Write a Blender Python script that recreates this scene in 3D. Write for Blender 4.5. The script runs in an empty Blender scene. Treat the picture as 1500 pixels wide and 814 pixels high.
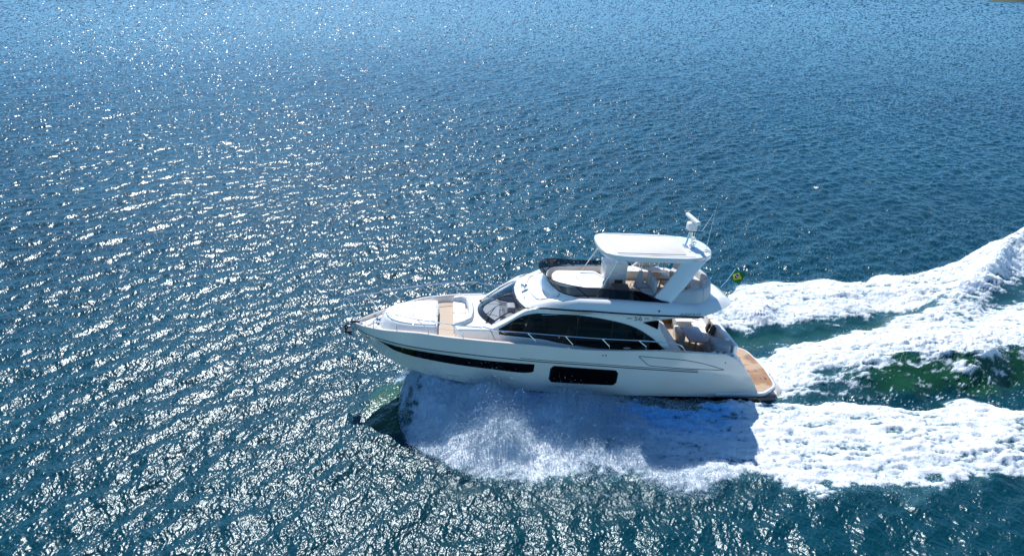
import bpy, bmesh, math, random
import numpy as np
from mathutils import Vector, Matrix

R = math.radians
S = bpy.context.scene
COL = S.collection
rng = np.random.default_rng(7)
random.seed(7)

# ------------------------------------------------------------------ camera
CAM_H = 15.3897
cd = bpy.data.cameras.new("camera"); cam = bpy.data.objects.new("camera", cd); COL.objects.link(cam)
cam.location = (0, 0, CAM_H); cam.rotation_euler = (R(90 - 22.831), 0, 0)
cd.sensor_width = 36; cd.lens = 24.0; cd.clip_start = 0.1; cd.clip_end = 20000
S.camera = cam

# ------------------------------------------------------------------ light
SUN_EL, SUN_AZ = 51.0, -14.0            # azimuth measured from +Y towards +X
w = bpy.data.worlds.new("World"); S.world = w; w.use_nodes = True
nt = w.node_tree; nt.nodes.clear()
sky = nt.nodes.new("ShaderNodeTexSky"); sky.sky_type = 'NISHITA'; sky.sun_disc = False
sky.sun_elevation = R(SUN_EL); sky.sun_rotation = R(SUN_AZ)
sky.air_density = 0.6; sky.dust_density = 0.0; sky.ozone_density = 4.0; sky.altitude = 0
bg = nt.nodes.new("ShaderNodeBackground"); bg.inputs[1].default_value = 0.125
wo = nt.nodes.new("ShaderNodeOutputWorld")
tint = nt.nodes.new("ShaderNodeMix"); tint.data_type = 'RGBA'; tint.blend_type = 'MULTIPLY'; tint.inputs[0].default_value = 1.0
tint.inputs[7].default_value = (0.66, 0.98, 1.07, 1)      # clear-day white balance
nt.links.new(sky.outputs[0], tint.inputs[6]); nt.links.new(tint.outputs[2], bg.inputs[0])
nt.links.new(bg.outputs[0], wo.inputs[0])
sd = bpy.data.lights.new("sun", 'SUN'); sd.energy = 4.2; sd.angle = R(0.53); sd.color = (1.0, 0.98, 0.95)
sun = bpy.data.objects.new("sun", sd); COL.objects.link(sun)
d = Vector((math.sin(R(SUN_AZ)) * math.cos(R(SUN_EL)), math.cos(R(SUN_AZ)) * math.cos(R(SUN_EL)), math.sin(R(SUN_EL))))
sun.rotation_euler = d.to_track_quat('Z', 'Y').to_euler(); sun.location = d * 60
vs = S.view_settings
S.display_settings.display_device = 'sRGB'
vs.view_transform = 'Standard'; vs.look = 'None'; vs.exposure = 0.47; vs.gamma = 1.0; vs.use_curve_mapping = False
S.render.engine = 'CYCLES'
S.cycles.max_bounces = 8; S.cycles.transparent_max_bounces = 24; S.cycles.caustics_reflective = False
S.cycles.caustics_refractive = False
S.cycles.use_denoising = True
S.cycles.sample_clamp_indirect = 1.5

# ------------------------------------------------------------------ helpers
def pchip(xs, ys):
    xs = np.asarray(xs, float); ys = np.asarray(ys, float)
    if xs[0] > xs[-1]: xs, ys = xs[::-1], ys[::-1]
    h = np.diff(xs); dl = np.diff(ys) / h; m = np.zeros_like(xs)
    m[0], m[-1] = dl[0], dl[-1]
    for i in range(1, len(xs) - 1):
        if dl[i-1] * dl[i] > 0:
            w1, w2 = 2*h[i] + h[i-1], h[i] + 2*h[i-1]
            m[i] = (w1 + w2) / (w1 / dl[i-1] + w2 / dl[i])
    def f(x):
        x = np.clip(np.asarray(x, float), xs[0], xs[-1])
        i = np.clip(np.searchsorted(xs, x) - 1, 0, len(h) - 1)
        t = (x - xs[i]) / h[i]
        return ((1+2*t)*(1-t)**2*ys[i] + t*(1-t)**2*h[i]*m[i] + t*t*(3-2*t)*ys[i+1] + t*t*(t-1)*h[i]*m[i+1])
    return f

def round_corners(pts, r, seg=5):
    """closed polygon with its corners rounded; r may be a number or one per corner"""
    n = len(pts); out = []
    for i in range(n):
        p = np.array(pts[i], float); a = np.array(pts[i-1], float); b = np.array(pts[(i+1) % n], float)
        ri = r[i] if hasattr(r, '__len__') else r
        da, db = a - p, b - p; la, lb = np.linalg.norm(da), np.linalg.norm(db)
        k = min(ri, la*0.45, lb*0.45)
        if k < 1e-4: out.append(tuple(p)); continue
        p0, p2 = p + da/la*k, p + db/lb*k
        for j in range(seg + 1):
            t = j / seg; out.append(tuple((1-t)**2*p0 + 2*t*(1-t)*p + t*t*p2))
    return out

def ccw(poly):
    a = sum(poly[i-1][0]*poly[i][1] - poly[i][0]*poly[i-1][1] for i in range(len(poly)))
    return poly if a > 0 else poly[::-1]

def inset(poly, d):
    n = len(poly); out = []
    P = np.array(poly, float)
    for i in range(n):
        e1 = P[i] - P[i-1]; e2 = P[(i+1) % n] - P[i]
        e1 /= np.linalg.norm(e1) + 1e-12; e2 /= np.linalg.norm(e2) + 1e-12
        n1 = np.array([-e1[1], e1[0]]); n2 = np.array([-e2[1], e2[0]])
        b = n1 + n2; L = b @ b
        b = b * (2 / max(L, 0.8)) if L > 1e-9 else n1
        out.append(tuple(P[i] + b * d))
    return out

class MB:
    def __init__(s): s.v = []; s.f = []; s.m = []
    def add(s, v, f, mi=0):
        o = len(s.v); s.v += [tuple(map(float, q)) for q in v]
        s.f += [tuple(o + i for i in q) for q in f]; s.m += [mi] * len(f); return s
    def grid(s, P, mi=0, wrap=False):
        P = np.asarray(P, float); n, k = P.shape[:2]
        f = [(i*k + j, (i+1)*k + j, (i+1)*k + (j+1) % k, i*k + (j+1) % k)
             for i in range(n - 1) for j in range(k if wrap else k - 1)]
        return s.add(P.reshape(-1, 3), f, mi)
    def box(s, lo, hi, mi=0, rot=None):
        (a, b, c), (x, y, z) = lo, hi
        v = [(a,b,c),(x,b,c),(x,y,c),(a,y,c),(a,b,z),(x,b,z),(x,y,z),(a,y,z)]
        if rot is not None:
            ctr = np.mean(np.array(v), 0); v = [tuple(rot @ (np.array(q) - ctr) + ctr) for q in v]
        return s.add(v, [(3,2,1,0),(4,5,6,7),(0,1,5,4),(1,2,6,5),(2,3,7,6),(3,0,4,7)], mi)
    def tube(s, pts, r, seg=6, mi=0, cap=True):
        P = [np.array(p, float) for p in pts]; n = len(P); rings = []
        up = np.array([0.13, 0.07, 1.0]); 
        for i in range(n):
            t = (P[min(i+1, n-1)] - P[max(i-1, 0)]); t /= np.linalg.norm(t) + 1e-12
            u = np.cross(t, up)
            if np.linalg.norm(u) < 0.2: u = np.cross(t, np.array([1.0, 0.2, 0]))
            u /= np.linalg.norm(u); v = np.cross(t, u)
            ri = r[i] if hasattr(r, '__len__') else r
            rings.append([P[i] + ri*(math.cos(a)*u + math.sin(a)*v) for a in np.linspace(0, 2*math.pi, seg, endpoint=False)])
        o = len(s.v); s.grid(np.array(rings), mi, wrap=True)
        if cap:
            s.f.append(tuple(o + i for i in range(seg))); s.m.append(mi)
            s.f.append(tuple(o + (n-1)*seg + i for i in reversed(range(seg)))); s.m.append(mi)
        return s
    def prism(s, poly, z0, z1, mi=0):
        poly = ccw(poly); n = len(poly)
        v = [(x, y, z0) for x, y in poly] + [(x, y, z1) for x, y in poly]
        return s.add(v, [tuple(reversed(range(n))), tuple(range(n, 2*n))] + [(i, (i+1) % n, n + (i+1) % n, n + i) for i in range(n)], mi)
    def side_prism(s, poly, y0, y1, mi=0):
        """polygon in x,z extruded along y"""
        n = len(poly); v = [(x, y0, z) for x, z in poly] + [(x, y1, z) for x, z in poly]
        return s.add(v, [tuple(range(n)), tuple(reversed(range(n, 2*n)))] + [(i, n + i, n + (i+1) % n, (i+1) % n) for i in range(n)], mi)
    def pad(s, poly, z0, z1, r=0.05, seg=4, rb=0.0, zf=None, mi=0):
        """slab over a plan outline with a rounded top (and bottom) edge; zf lifts it along x, y"""
        poly = ccw(poly); n = len(poly); rings = []
        prof = []
        if rb > 0: prof += [(rb*(1 - math.sin(a)), z0 + rb*(1 - math.cos(a))) for a in np.linspace(0, math.pi/2, seg + 1)]
        else: prof.append((0, z0))
        prof += [(r*(1 - math.cos(a)), z1 - r + r*math.sin(a)) for a in np.linspace(0, math.pi/2, seg + 1)]
        for d_, z in prof:
            q = inset(poly, d_) if d_ > 1e-6 else poly
            rings.append([(x, y, z + (zf(x, y) if zf else 0)) for x, y in q])
        o = len(s.v); s.grid(np.array(rings), mi, wrap=True)
        s.f.append(tuple(o + i for i in reversed(range(n)))); s.m.append(mi)
        k = o + (len(rings) - 1) * n
        s.f.append(tuple(k + i for i in range(n))); s.m.append(mi)
        return s
    def mirror(s):
        o = len(s.v); nf = len(s.f)
        s.v += [(x, -y, z) for x, y, z in s.v]
        s.f += [tuple(o + i for i in reversed(f)) for f in s.f[:nf]]; s.m += s.m[:nf]; return s
    def ball(s, c, r, seg=10, mi=0, sc=(1, 1, 1)):
        P = [[(c[0] + sc[0]*r*math.sin(t)*math.cos(a), c[1] + sc[1]*r*math.sin(t)*math.sin(a), c[2] + sc[2]*r*math.cos(t))
              for a in np.linspace(0, 2*math.pi, seg, endpoint=False)] for t in np.linspace(0.02, math.pi - 0.02, seg)]
        return s.grid(np.array(P), mi, wrap=True)
    def build(s, name, mats, parent=None, smooth=35, recalc=True, label=None):
        me = bpy.data.meshes.new(name); me.from_pydata(s.v, [], s.f)
        mats = mats if isinstance(mats, (list, tuple)) else [mats]
        for q in mats: me.materials.append(q)
        me.polygons.foreach_set('material_index', s.m)
        bm = bmesh.new(); bm.from_mesh(me)
        bmesh.ops.remove_doubles(bm, verts=bm.verts, dist=1e-5)
        bmesh.ops.dissolve_degenerate(bm, dist=1e-6, edges=bm.edges)
        if recalc: bmesh.ops.recalc_face_normals(bm, faces=bm.faces)
        bm.to_mesh(me); bm.free()
        if smooth:
            me.polygons.foreach_set('use_smooth', [True] * len(me.polygons))
            me.set_sharp_from_angle(angle=R(smooth))
        o = bpy.data.objects.new(name, me); COL.objects.link(o)
        if parent is not None: o.parent = parent
        if label: o['label'] = label
        return o

def tag(o, label=None, cat=None, group=None, kind=None):
    if label: o['label'] = label
    if cat: o['category'] = cat
    if group: o['group'] = group
    if kind: o['kind'] = kind
    return o

def empty(name, loc, rot=(0, 0, 0)):
    o = bpy.data.objects.new(name, None); COL.objects.link(o); o.location = loc; o.rotation_euler = rot; return o

# ------------------------------------------------------------------ materials
def principled(name, col, rough=0.4, metal=0.0, coat=0.0, ior=1.5, noise=0.0, nscale=3.0, bump=0.0, bscale=60.0, rvar=0.0):
    m = bpy.data.materials.new(name); m.use_nodes = True
    t = m.node_tree; b = t.nodes['Principled BSDF']
    b.inputs['Base Color'].default_value = (*col, 1); b.inputs['Roughness'].default_value = rough
    b.inputs['Metallic'].default_value = metal; b.inputs['IOR'].default_value = ior
    b.inputs['Coat Weight'].default_value = coat; b.inputs['Coat Roughness'].default_value = 0.04
    if noise or bump or rvar:
        tc = t.nodes.new('ShaderNodeTexCoord')
        n = t.nodes.new('ShaderNodeTexNoise'); n.inputs['Scale'].default_value = nscale; n.inputs['Detail'].default_value = 6
        t.links.new(tc.outputs['Object'], n.inputs['Vector'])
        if noise:
            r = t.nodes.new('ShaderNodeMapRange')
            r.inputs[1].default_value = 0.3; r.inputs[2].default_value = 0.7
            r.inputs[3].default_value = 1 - noise; r.inputs[4].default_value = 1 + noise * 0.3
            mx = t.nodes.new('ShaderNodeMix'); mx.data_type = 'RGBA'; mx.blend_type = 'MULTIPLY'; mx.inputs[0].default_value = 1
            mx.inputs[6].default_value = (*col, 1)
            t.links.new(n.outputs[0], r.inputs[0]); t.links.new(r.outputs[0], mx.inputs[7]); t.links.new(mx.outputs[2], b.inputs['Base Color'])
        if rvar:
            r2 = t.nodes.new('ShaderNodeMapRange'); r2.inputs[3].default_value = max(rough - rvar, 0.02); r2.inputs[4].default_value = rough + rvar
            t.links.new(n.outputs[0], r2.inputs[0]); t.links.new(r2.outputs[0], b.inputs['Roughness'])
        if bump:
            n2 = t.nodes.new('ShaderNodeTexNoise'); n2.inputs['Scale'].default_value = bscale; n2.inputs['Detail'].default_value = 3
            t.links.new(tc.outputs['Object'], n2.inputs['Vector'])
            bp = t.nodes.new('ShaderNodeBump'); bp.inputs['Strength'].default_value = bump; bp.inputs['Distance'].default_value = 0.01
            t.links.new(n2.outputs[0], bp.inputs['Height']); t.links.new(bp.outputs[0], b.inputs['Normal'])
    return m

def glass_mat(name, tint, rough=0.02):
    m = bpy.data.materials.new(name); m.use_nodes = True; t = m.node_tree; t.nodes.clear()
    tr = t.nodes.new('ShaderNodeBsdfTransparent'); tr.inputs[0].default_value = (*tint, 1)
    gl = t.nodes.new('ShaderNodeBsdfGlossy'); gl.inputs['Roughness'].default_value = rough
    lw = t.nodes.new('ShaderNodeLayerWeight'); lw.inputs[0].default_value = 0.5
    pw = t.nodes.new('ShaderNodeMath'); pw.operation = 'POWER'; pw.inputs[1].default_value = 5; t.links.new(lw.outputs['Facing'], pw.inputs[0])
    fr = t.nodes.new('ShaderNodeMath'); fr.operation = 'MULTIPLY_ADD'; fr.inputs[1].default_value = 0.94; fr.inputs[2].default_value = 0.05; t.links.new(pw.outputs[0], fr.inputs[0])
    mx = t.nodes.new('ShaderNodeMixShader'); o = t.nodes.new('ShaderNodeOutputMaterial')
    t.links.new(fr.outputs[0], mx.inputs[0]); t.links.new(tr.outputs[0], mx.inputs[1]); t.links.new(gl.outputs[0], mx.inputs[2])
    t.links.new(mx.outputs[0], o.inputs[0]); return m

def teak_mat(name, c1, c2, seam, pitch=0.06, wet=None, axis=1):
    """planks along x with dark caulking lines, grain and (optionally) wet darker patches"""
    m = bpy.data.materials.new(name); m.use_nodes = True; t = m.node_tree; b = t.nodes['Principled BSDF']
    tc = t.nodes.new('ShaderNodeTexCoord'); sp = t.nodes.new('ShaderNodeSeparateXYZ'); t.links.new(tc.outputs['Object'], sp.inputs[0])
    mp = t.nodes.new('ShaderNodeMapping'); mp.inputs['Scale'].default_value = (2.0, 30.0, 2.0) if axis == 1 else (30, 2, 2)
    t.links.new(tc.outputs['Object'], mp.inputs[0])
    n = t.nodes.new('ShaderNodeTexNoise'); n.inputs['Scale'].default_value = 1.6; n.inputs['Detail'].default_value = 8
    t.links.new(mp.outputs[0], n.inputs['Vector'])
    cr = t.nodes.new('ShaderNodeValToRGB'); cr.color_ramp.elements[0].position = 0.3; cr.color_ramp.elements[1].position = 0.7
    cr.color_ramp.elements[0].color = (*c1, 1); cr.color_ramp.elements[1].color = (*c2, 1); t.links.new(n.outputs[0], cr.inputs[0])
    col = cr.outputs[0]
    if wet:
        nw = t.nodes.new('ShaderNodeTexNoise'); nw.inputs['Scale'].default_value = 0.9; nw.inputs['Detail'].default_value = 4; nw.inputs['Distortion'].default_value = 0.6
        mw = t.nodes.new('ShaderNodeMapping'); mw.inputs['Scale'].default_value = (0.7, 1.4, 1); mw.inputs['Location'].default_value = (0.35, 0.2, 0)
        t.links.new(tc.outputs['Object'], mw.inputs[0]); t.links.new(mw.outputs[0], nw.inputs['Vector'])
        rw = t.nodes.new('ShaderNodeMapRange'); rw.inputs[1].default_value = 0.44; rw.inputs[2].default_value = 0.54
        t.links.new(nw.outputs[0], rw.inputs[0])
        mx = t.nodes.new('ShaderNodeMix'); mx.data_type = 'RGBA'; mx.inputs[7].default_value = (*wet, 1)
        ml = t.nodes.new('ShaderNodeMix'); ml.data_type = 'RGBA'; ml.blend_type = 'MULTIPLY'; ml.inputs[0].default_value = 0.6
        t.links.new(col, mx.inputs[6]); t.links.new(rw.outputs[0], mx.inputs[0]); col = mx.outputs[2]
        rr = t.nodes.new('ShaderNodeMapRange'); rr.inputs[3].default_value = 0.6; rr.inputs[4].default_value = 0.28
        t.links.new(rw.outputs[0], rr.inputs[0]); t.links.new(rr.outputs[0], b.inputs['Roughness'])
    else: b.inputs['Roughness'].default_value = 0.6
    md = t.nodes.new('ShaderNodeMath'); md.operation = 'PINGPONG'; md.inputs[1].default_value = pitch / 2
    t.links.new(sp.outputs[axis], md.inputs[0])
    ls = t.nodes.new('ShaderNodeMath'); ls.operation = 'LESS_THAN'; ls.inputs[1].default_value = 0.0035
    t.links.new(md.outputs[0], ls.inputs[0])
    ms = t.nodes.new('ShaderNodeMix'); ms.data_type = 'RGBA'; ms.inputs[7].default_value = (*seam, 1)
    t.links.new(ls.outputs[0], ms.inputs[0]); t.links.new(col, ms.inputs[6]); t.links.new(ms.outputs[2], b.inputs['Base Color'])
    return m

M = {}
M['gelcoat'] = principled('gelcoat', (0.83, 0.81, 0.78), 0.16, coat=0.5, noise=0.04, nscale=1.2, rvar=0.05)
M['hull'] = principled('hull_gelcoat', (0.86, 0.77, 0.675), 0.14, coat=0.6, noise=0.05, nscale=0.8, rvar=0.05)
M['nonskid'] = principled('nonskid_deck', (0.76, 0.75, 0.73), 0.6, noise=0.05, nscale=2.0, bump=0.25, bscale=180)
M['dark_glass'] = principled('dark_glass', (0.003, 0.003, 0.004), 0.08, ior=1.16, rvar=0.03, nscale=2.0)
M['side_glass'] = glass_mat('side_glass', (0.13, 0.135, 0.14))
M['screen_glass'] = glass_mat('screen_glass', (0.68, 0.71, 0.74))
M['smoke_glass'] = glass_mat('smoke_glass', (0.10, 0.15, 0.20))
M['teak'] = teak_mat('teak', (0.40, 0.30, 0.21), (0.50, 0.40, 0.30), (0.20, 0.15, 0.11))
M['teak_wet'] = teak_mat('teak_platform', (0.45, 0.30, 0.19), (0.55, 0.39, 0.26), (0.10, 0.06, 0.04), wet=(0.38, 0.20, 0.085))
M['table_wood'] = principled('table_veneer', (0.30, 0.12, 0.055), 0.2, coat=0.7, noise=0.3, nscale=6)
M['steel'] = principled('polished_steel', (0.72, 0.73, 0.75), 0.18, metal=1.0)
M['vinyl'] = principled('white_vinyl', (0.76, 0.75, 0.73), 0.55, noise=0.05, nscale=4, bump=0.3, bscale=40)
M['vinyl_grey'] = principled('grey_vinyl', (0.40, 0.41, 0.42), 0.55, noise=0.06, nscale=4, bump=0.3, bscale=40)
M['fabric_dark'] = principled('dark_fabric', (0.06, 0.06, 0.062), 0.8, noise=0.2, nscale=9, bump=0.4, bscale=80)
M['rubber'] = principled('black_rubber', (0.015, 0.015, 0.016), 0.5)
M['black'] = principled('black_trim', (0.008, 0.008, 0.009), 0.25)
M['groove'] = principled('trim_groove_shade_grey', (0.10, 0.10, 0.11), 0.5)  # grey of trim and lettering; in grooves it stands for their shade
M['beige'] = principled('sunroof_fabric', (0.60, 0.58, 0.54), 0.75, noise=0.06, nscale=3, bump=0.2, bscale=120)
M['antifoul'] = principled('antifouling', (0.012, 0.014, 0.02), 0.5)
M['wood_panel'] = principled('saloon_wood', (0.36, 0.19, 0.08), 0.35, noise=0.2, nscale=8)
M['saloon_dark'] = principled('saloon_carpet', (0.06, 0.055, 0.05), 0.8)
M['flag_green'] = principled('flag_green', (0.004, 0.16, 0.055), 0.8, bump=0.2, bscale=200)
M['flag_yellow'] = principled('flag_yellow', (0.85, 0.62, 0.01), 0.8, bump=0.2, bscale=200)
M['flag_blue'] = principled('flag_blue', (0.006, 0.02, 0.20), 0.8, bump=0.2, bscale=200)
M['flag_white'] = principled('flag_white', (0.8, 0.8, 0.8), 0.8)

# ------------------------------------------------------------------ hull shape (yacht space: +x bow, +y port, z up)
f_stem = pchip([-0.6, -0.45, -0.23, 0.07, 0.47, 0.97, 1.5, 2.02, 2.27, 2.3], [10.4, 11.66, 12.75, 13.65, 14.26, 15.0, 15.47, 15.82, 15.92, 15.93])
_zz = np.linspace(-0.6, 2.29, 200); _xx = f_stem(_zz)
def stem_z(x): return np.interp(x, _xx, _zz)
f_chy = pchip([-1, 0, 4, 7, 9, 10.5, 11.7, 12.75, 13.65, 14.3, 15, 15.45], [2.03, 2.06, 2.12, 2.07, 1.95, 1.72, 1.42, 1.07, 0.75, 0.53, 0.24, 0.0])
f_chz = pchip([-1, 0, 2.8, 5.6, 8.4, 9.5, 10.5, 11.7, 12.75, 13.65, 14.3, 15, 15.45], [0.16, 0.18, 0.27, 0.31, 0.38, 0.40, 0.43, 0.46, 0.50, 0.60, 0.82, 1.20, 1.48])
f_gry = pchip([-1, 0, 2.5, 5, 7, 8.6, 10.3, 12, 13.0, 13.76, 14.76, 15.3, 15.82], [2.10, 2.17, 2.30, 2.38, 2.41, 2.40, 2.30, 2.05, 1.80, 1.55, 1.02, 0.60, 0.0])
f_grz = pchip([-1, 0, 2.47, 4.74, 6.9, 8.57, 10.3, 12.06, 13.76, 14.76, 15.82], [1.30, 1.33, 1.50, 1.67, 1.84, 1.94, 2.05, 2.11, 2.11, 2.09, 2.02])
f_shy = pchip([0, 1.5, 3.2, 5, 7, 9, 10.4, 11.8, 13, 14, 14.7, 15.3, 15.7, 15.92], [2.10, 2.19, 2.28, 2.33, 2.36, 2.33, 2.24, 2.05, 1.74, 1.35, 1.00, 0.60, 0.27, 0.0])
f_shz = pchip([0, 1.5, 3.2, 4.6, 5.9, 7, 9, 10.4, 11.8, 13, 14, 14.7, 15.3, 15.92], [2.10, 2.22, 2.33, 2.40, 2.40, 2.43, 2.60, 2.66, 2.69, 2.69, 2.58, 2.46, 2.37, 2.27])
f_cut = pchip([-0.27, 0.31, 0.87, 1.2, 1.5, 1.8], [0.50, 1.36, 1.91, 2.13, 2.24, 2.30])
f_flare = pchip([0, 9, 11, 13, 14.5, 15.5], [-0.06, 0.02, 0.10, 0.22, 0.20, 0.05])
def lo_side(x):
    x = np.asarray(x, float); st = stem_z(x)
    return np.where(x < 15.45, f_chy(x), 0.0), np.where(x < 15.45, f_chz(x), st)
def hull_y(x, z):
    x = np.asarray(x, float); z = np.asarray(z, float)
    ly, lz = lo_side(x); gy, gz = f_gry(x), f_grz(x)
    t = np.clip((z - lz) / np.maximum(gz - lz, 1e-4), 0, 1)
    y1 = ly + (gy - ly)*t - f_flare(x)*t*(1 - t)*1.6
    t2 = np.clip((z - gz) / np.maximum(f_shz(x) - gz, 1e-4), 0, 1)
    y2 = gy + (f_shy(x) - gy)*t2
    return np.where(z <= gz, y1, y2)
DECK = 2.42
yacht = empty('motor_yacht', (9.42199, 25.67366, 0.0), (0, R(-3.5), R(185)))
tag(yacht, 'white flybridge motor yacht with dark windows and teak platform speeding through the water', 'yacht')

def hull_patch(xs, zlo, zhi, off=0.006, n=8, thick=0.0):
    xs = np.asarray(xs); P = []
    for x in xs:
        a, b = float(zlo(x)), float(zhi(x))
        z = np.linspace(a, b, n)
        P.append([(x, float(hull_y(x, q)) + off, q) for q in z])
    return np.array(P)

def hull_line(pts, r, off=0.004):
    return [(x, float(hull_y(x, z)) + off, z) for x, z in pts]

# ---- hull shell
xs = np.concatenate([np.linspace(-0.27, 1.8, 24), np.linspace(1.95, 12.5, 60), np.linspace(12.65, 15.92, 44)])
cols = []
for x in xs:
    ly, lz = map(float, lo_side(x)); gz, sz = float(f_grz(x)), float(f_shz(x))
    cut = float(f_cut(x)) if x < 1.8 else 99
    top = min(sz, cut); g = min(gz, cut)
    kz = float(stem_z(x)) if x > 10.4 else -0.62
    kz = min(kz, lz)
    rows = [(0, kz), (ly*0.5, kz + (lz - kz)*0.55), (max(ly - 0.09, 0), lz - 0.01), (ly, lz)]
    zz = list(np.linspace(lz, g, 12)[1:]) + list(np.linspace(g, max(top, g + 1e-4), 6)[1:])
    zz = [max(z, lz) for z in zz]
    rows += [(max(float(hull_y(x, z)), 0), z) for z in zz]
    yt = max(rows[-1][0], 0)
    rows += [(max(yt - 0.02, 0), top + 0.012), (max(yt - 0.10, 0), top + 0.012), (max(yt - 0.125, 0), top - 0.012),
             (max(yt - 0.15, 0), max(top - 0.38, lz)) ]
    cols.append([(x, y, z) for y, z in rows])
mb = MB().grid(np.array(cols))
mb.mirror()
hull = mb.build('hull', M['hull'], yacht, smooth=28)
# underwater paint skirts the keel between the chines
# stern ledge under the hull side that carries on into the platform
led = round_corners([(1.5, 2.16), (-0.55, 2.17), (-1.36, 1.55), (-1.52, 0), (-1.36, -1.55), (-0.55, -2.17), (1.5, -2.16)], [0.05, 0.25, 0.3, 0.5, 0.3, 0.25, 0.05])
pl = MB().pad(led, 0.26, 0.445, 0.05, rb=0.08).build('swim_platform', M['gelcoat'], yacht)
tk = round_corners([(0.02, 2.0), (-0.5, 2.05), (-1.27, 1.48), (-1.42, 0), (-1.27, -1.48), (-0.5, -2.05), (0.02, -2.0)], [0.03, 0.25, 0.3, 0.5, 0.3, 0.25, 0.03])
tk = [(min(x, 0.0), y) for x, y in tk]
MB().prism(tk, 0.440, 0.452).build('teak_deck', M['teak_wet'], pl, smooth=0)
for i, (xx_, yy_) in enumerate([(-0.35, 1.0), (-0.62, 1.0), (-0.9, 1.0), (-0.3, 0.35), (-0.6, 0.35), (-0.95, 0.35), (-0.35, -0.75), (-0.7, -0.75), (-1.05, -0.75), (-1.1, 1.0), (-0.6, -1.55)]):
    MB().box((xx_ - 0.02, yy_ - 0.09, 0.45), (xx_ + 0.02, yy_ + 0.09, 0.458)).build('chock_socket', M['steel'] if i % 3 else M['black'], pl, smooth=0)
MB().tube([(x, y, 0.30) for x, y in led if y > -2.1 or True], 0.022, 6).build('platform_rub_strip', M['groove'], pl)

# ---- hull windows, grooves, marks
bt = pchip([8.91, 10.04, 11.36, 12.36, 13.46, 14.48, 14.95], [1.80, 1.83, 1.86, 1.89, 1.89, 1.87, 1.93])
bb = pchip([8.91, 9.05, 9.43, 10.79, 12.04, 13.14, 14.19, 14.95], [1.44, 1.36, 1.33, 1.385, 1.39, 1.42, 1.52, 1.92])
frame = principled('window_frame', (0.012, 0.012, 0.013), 0.3)
for sgn in (1, -1):
    P = hull_patch(np.linspace(8.93, 14.93, 60), bb, bt, 0.004, 8); P[..., 1] *= sgn
    MB().grid(P).build('hull_window', M['dark_glass'], hull)
    mt = lambda x: 1.55 + (x - 5.73)*0.071; mbm = lambda x: 0.85 + (x - 5.7)*0.036
    ends = lambda x: 0.12*(1 - np.sqrt(np.clip(1 - np.clip(np.maximum(5.81 - x, x - 8.14)/0.12, 0, 1)**2, 0, 1)))
    win_x = np.concatenate([5.69 + 0.16*np.linspace(0, 1, 9)**2, np.linspace(5.9, 8.05, 22), 8.26 - 0.16*np.linspace(1, 0, 9)**2]); win_x2 = 6.975 + (win_x - 6.975)*1.04
    P = hull_patch(win_x, lambda x: mbm(x) + ends(x), lambda x: mt(x) - ends(x), 0.004, 8); P[..., 1] *= sgn
    MB().grid(P).build('hull_window', M['dark_glass'], hull)
    P = hull_patch(win_x2, lambda x: mbm(x) - 0.035 + ends(np.clip(x, 5.69, 8.26)), lambda x: mt(x) + 0.035 - ends(np.clip(x, 5.69, 8.26)), 0.0015, 8); P[..., 1] *= sgn
    MB().grid(P).build('window_frame', frame, hull)
    xs_g = np.linspace(2.46, 15.75, 100)
    g = MB()
    pts = [(x, sgn*(float(hull_y(x, f_grz(x) - 0.005)) + 0.010), float(f_grz(x)) - 0.005) for x in xs_g]
    g.tube(pts, 0.019, 6)
    g.build('rub_rail', M['groove'], hull)
    g = MB(); xs_g = np.linspace(2.46, 9.5, 60)
    g.tube([(x, sgn*(float(hull_y(x, f_grz(x) + 0.065)) + 0.004), float(f_grz(x)) + 0.065) for x in xs_g], 0.012, 5)
    g.build('groove_line', M['groove'], hull)
    ot = round_corners([(4.95, 2.20), (3.1, 2.03), (2.3, 1.87), (1.66, 1.67), (1.38, 1.575), (1.78, 1.58), (3.1, 1.66), (4.5, 1.80)], [0.06, 0.3, 0.4, 0.2, 0.02, 0.2, 0.3, 0.1])
    ot = ot + ot[:1]
    dense = []
    for a, b in zip(ot[:-1], ot[1:]):
        k = max(1, int(math.hypot(b[0]-a[0], b[1]-a[1]) / 0.12))
        dense += [(a[0] + (b[0]-a[0])*q/k, a[1] + (b[1]-a[1])*q/k) for q in range(k)]
    dense.append(ot[-1])
    g = MB().tube([(x, sgn*y, z) for x, y, z in hull_line(dense, 0, 0.003)], 0.014, 5)
    g.build('style_groove', M['groove'], hull)
    for a, b, zc in ((11.72, 12.18, 0.72), (7.76, 8.24, 0.66)):
        q = a; g = MB()
        while q < b:
            L = random.uniform(0.03, 0.07)
            P = hull_patch(np.linspace(q, q + L, 3), lambda x: zc + (x - a)*-0.03, lambda x: zc + 0.025 + (x - a)*-0.03, 0.003, 2); P[..., 1] *= sgn
            g.grid(P); q += L + 0.018
        g.build('hull_lettering', M['groove'], hull)
    for xa_, xb2_, za_, zb2_ in ((15.30, 15.46, 1.74, 1.79), (6.2, 6.25, 2.2, 2.25), (6.32, 6.37, 2.2, 2.25), (1.35, 1.40, 1.85, 1.90)):
        P = hull_patch(np.linspace(xa_, xb2_, 4), lambda x: za_, lambda x: zb2_, 0.003, 2); P[..., 1] *= sgn
        MB().grid(P).build('hull_vent', M['black'], hull)
    # dark strip painted in for the shade where the quarter overhangs the ledge
    g = MB().box((-0.1, sgn*2.02 - 0.07, 0.445), (1.2, sgn*2.02 + 0.07, 0.475)); g.build('quarter_shade_strip', M['groove'], hull)

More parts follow.
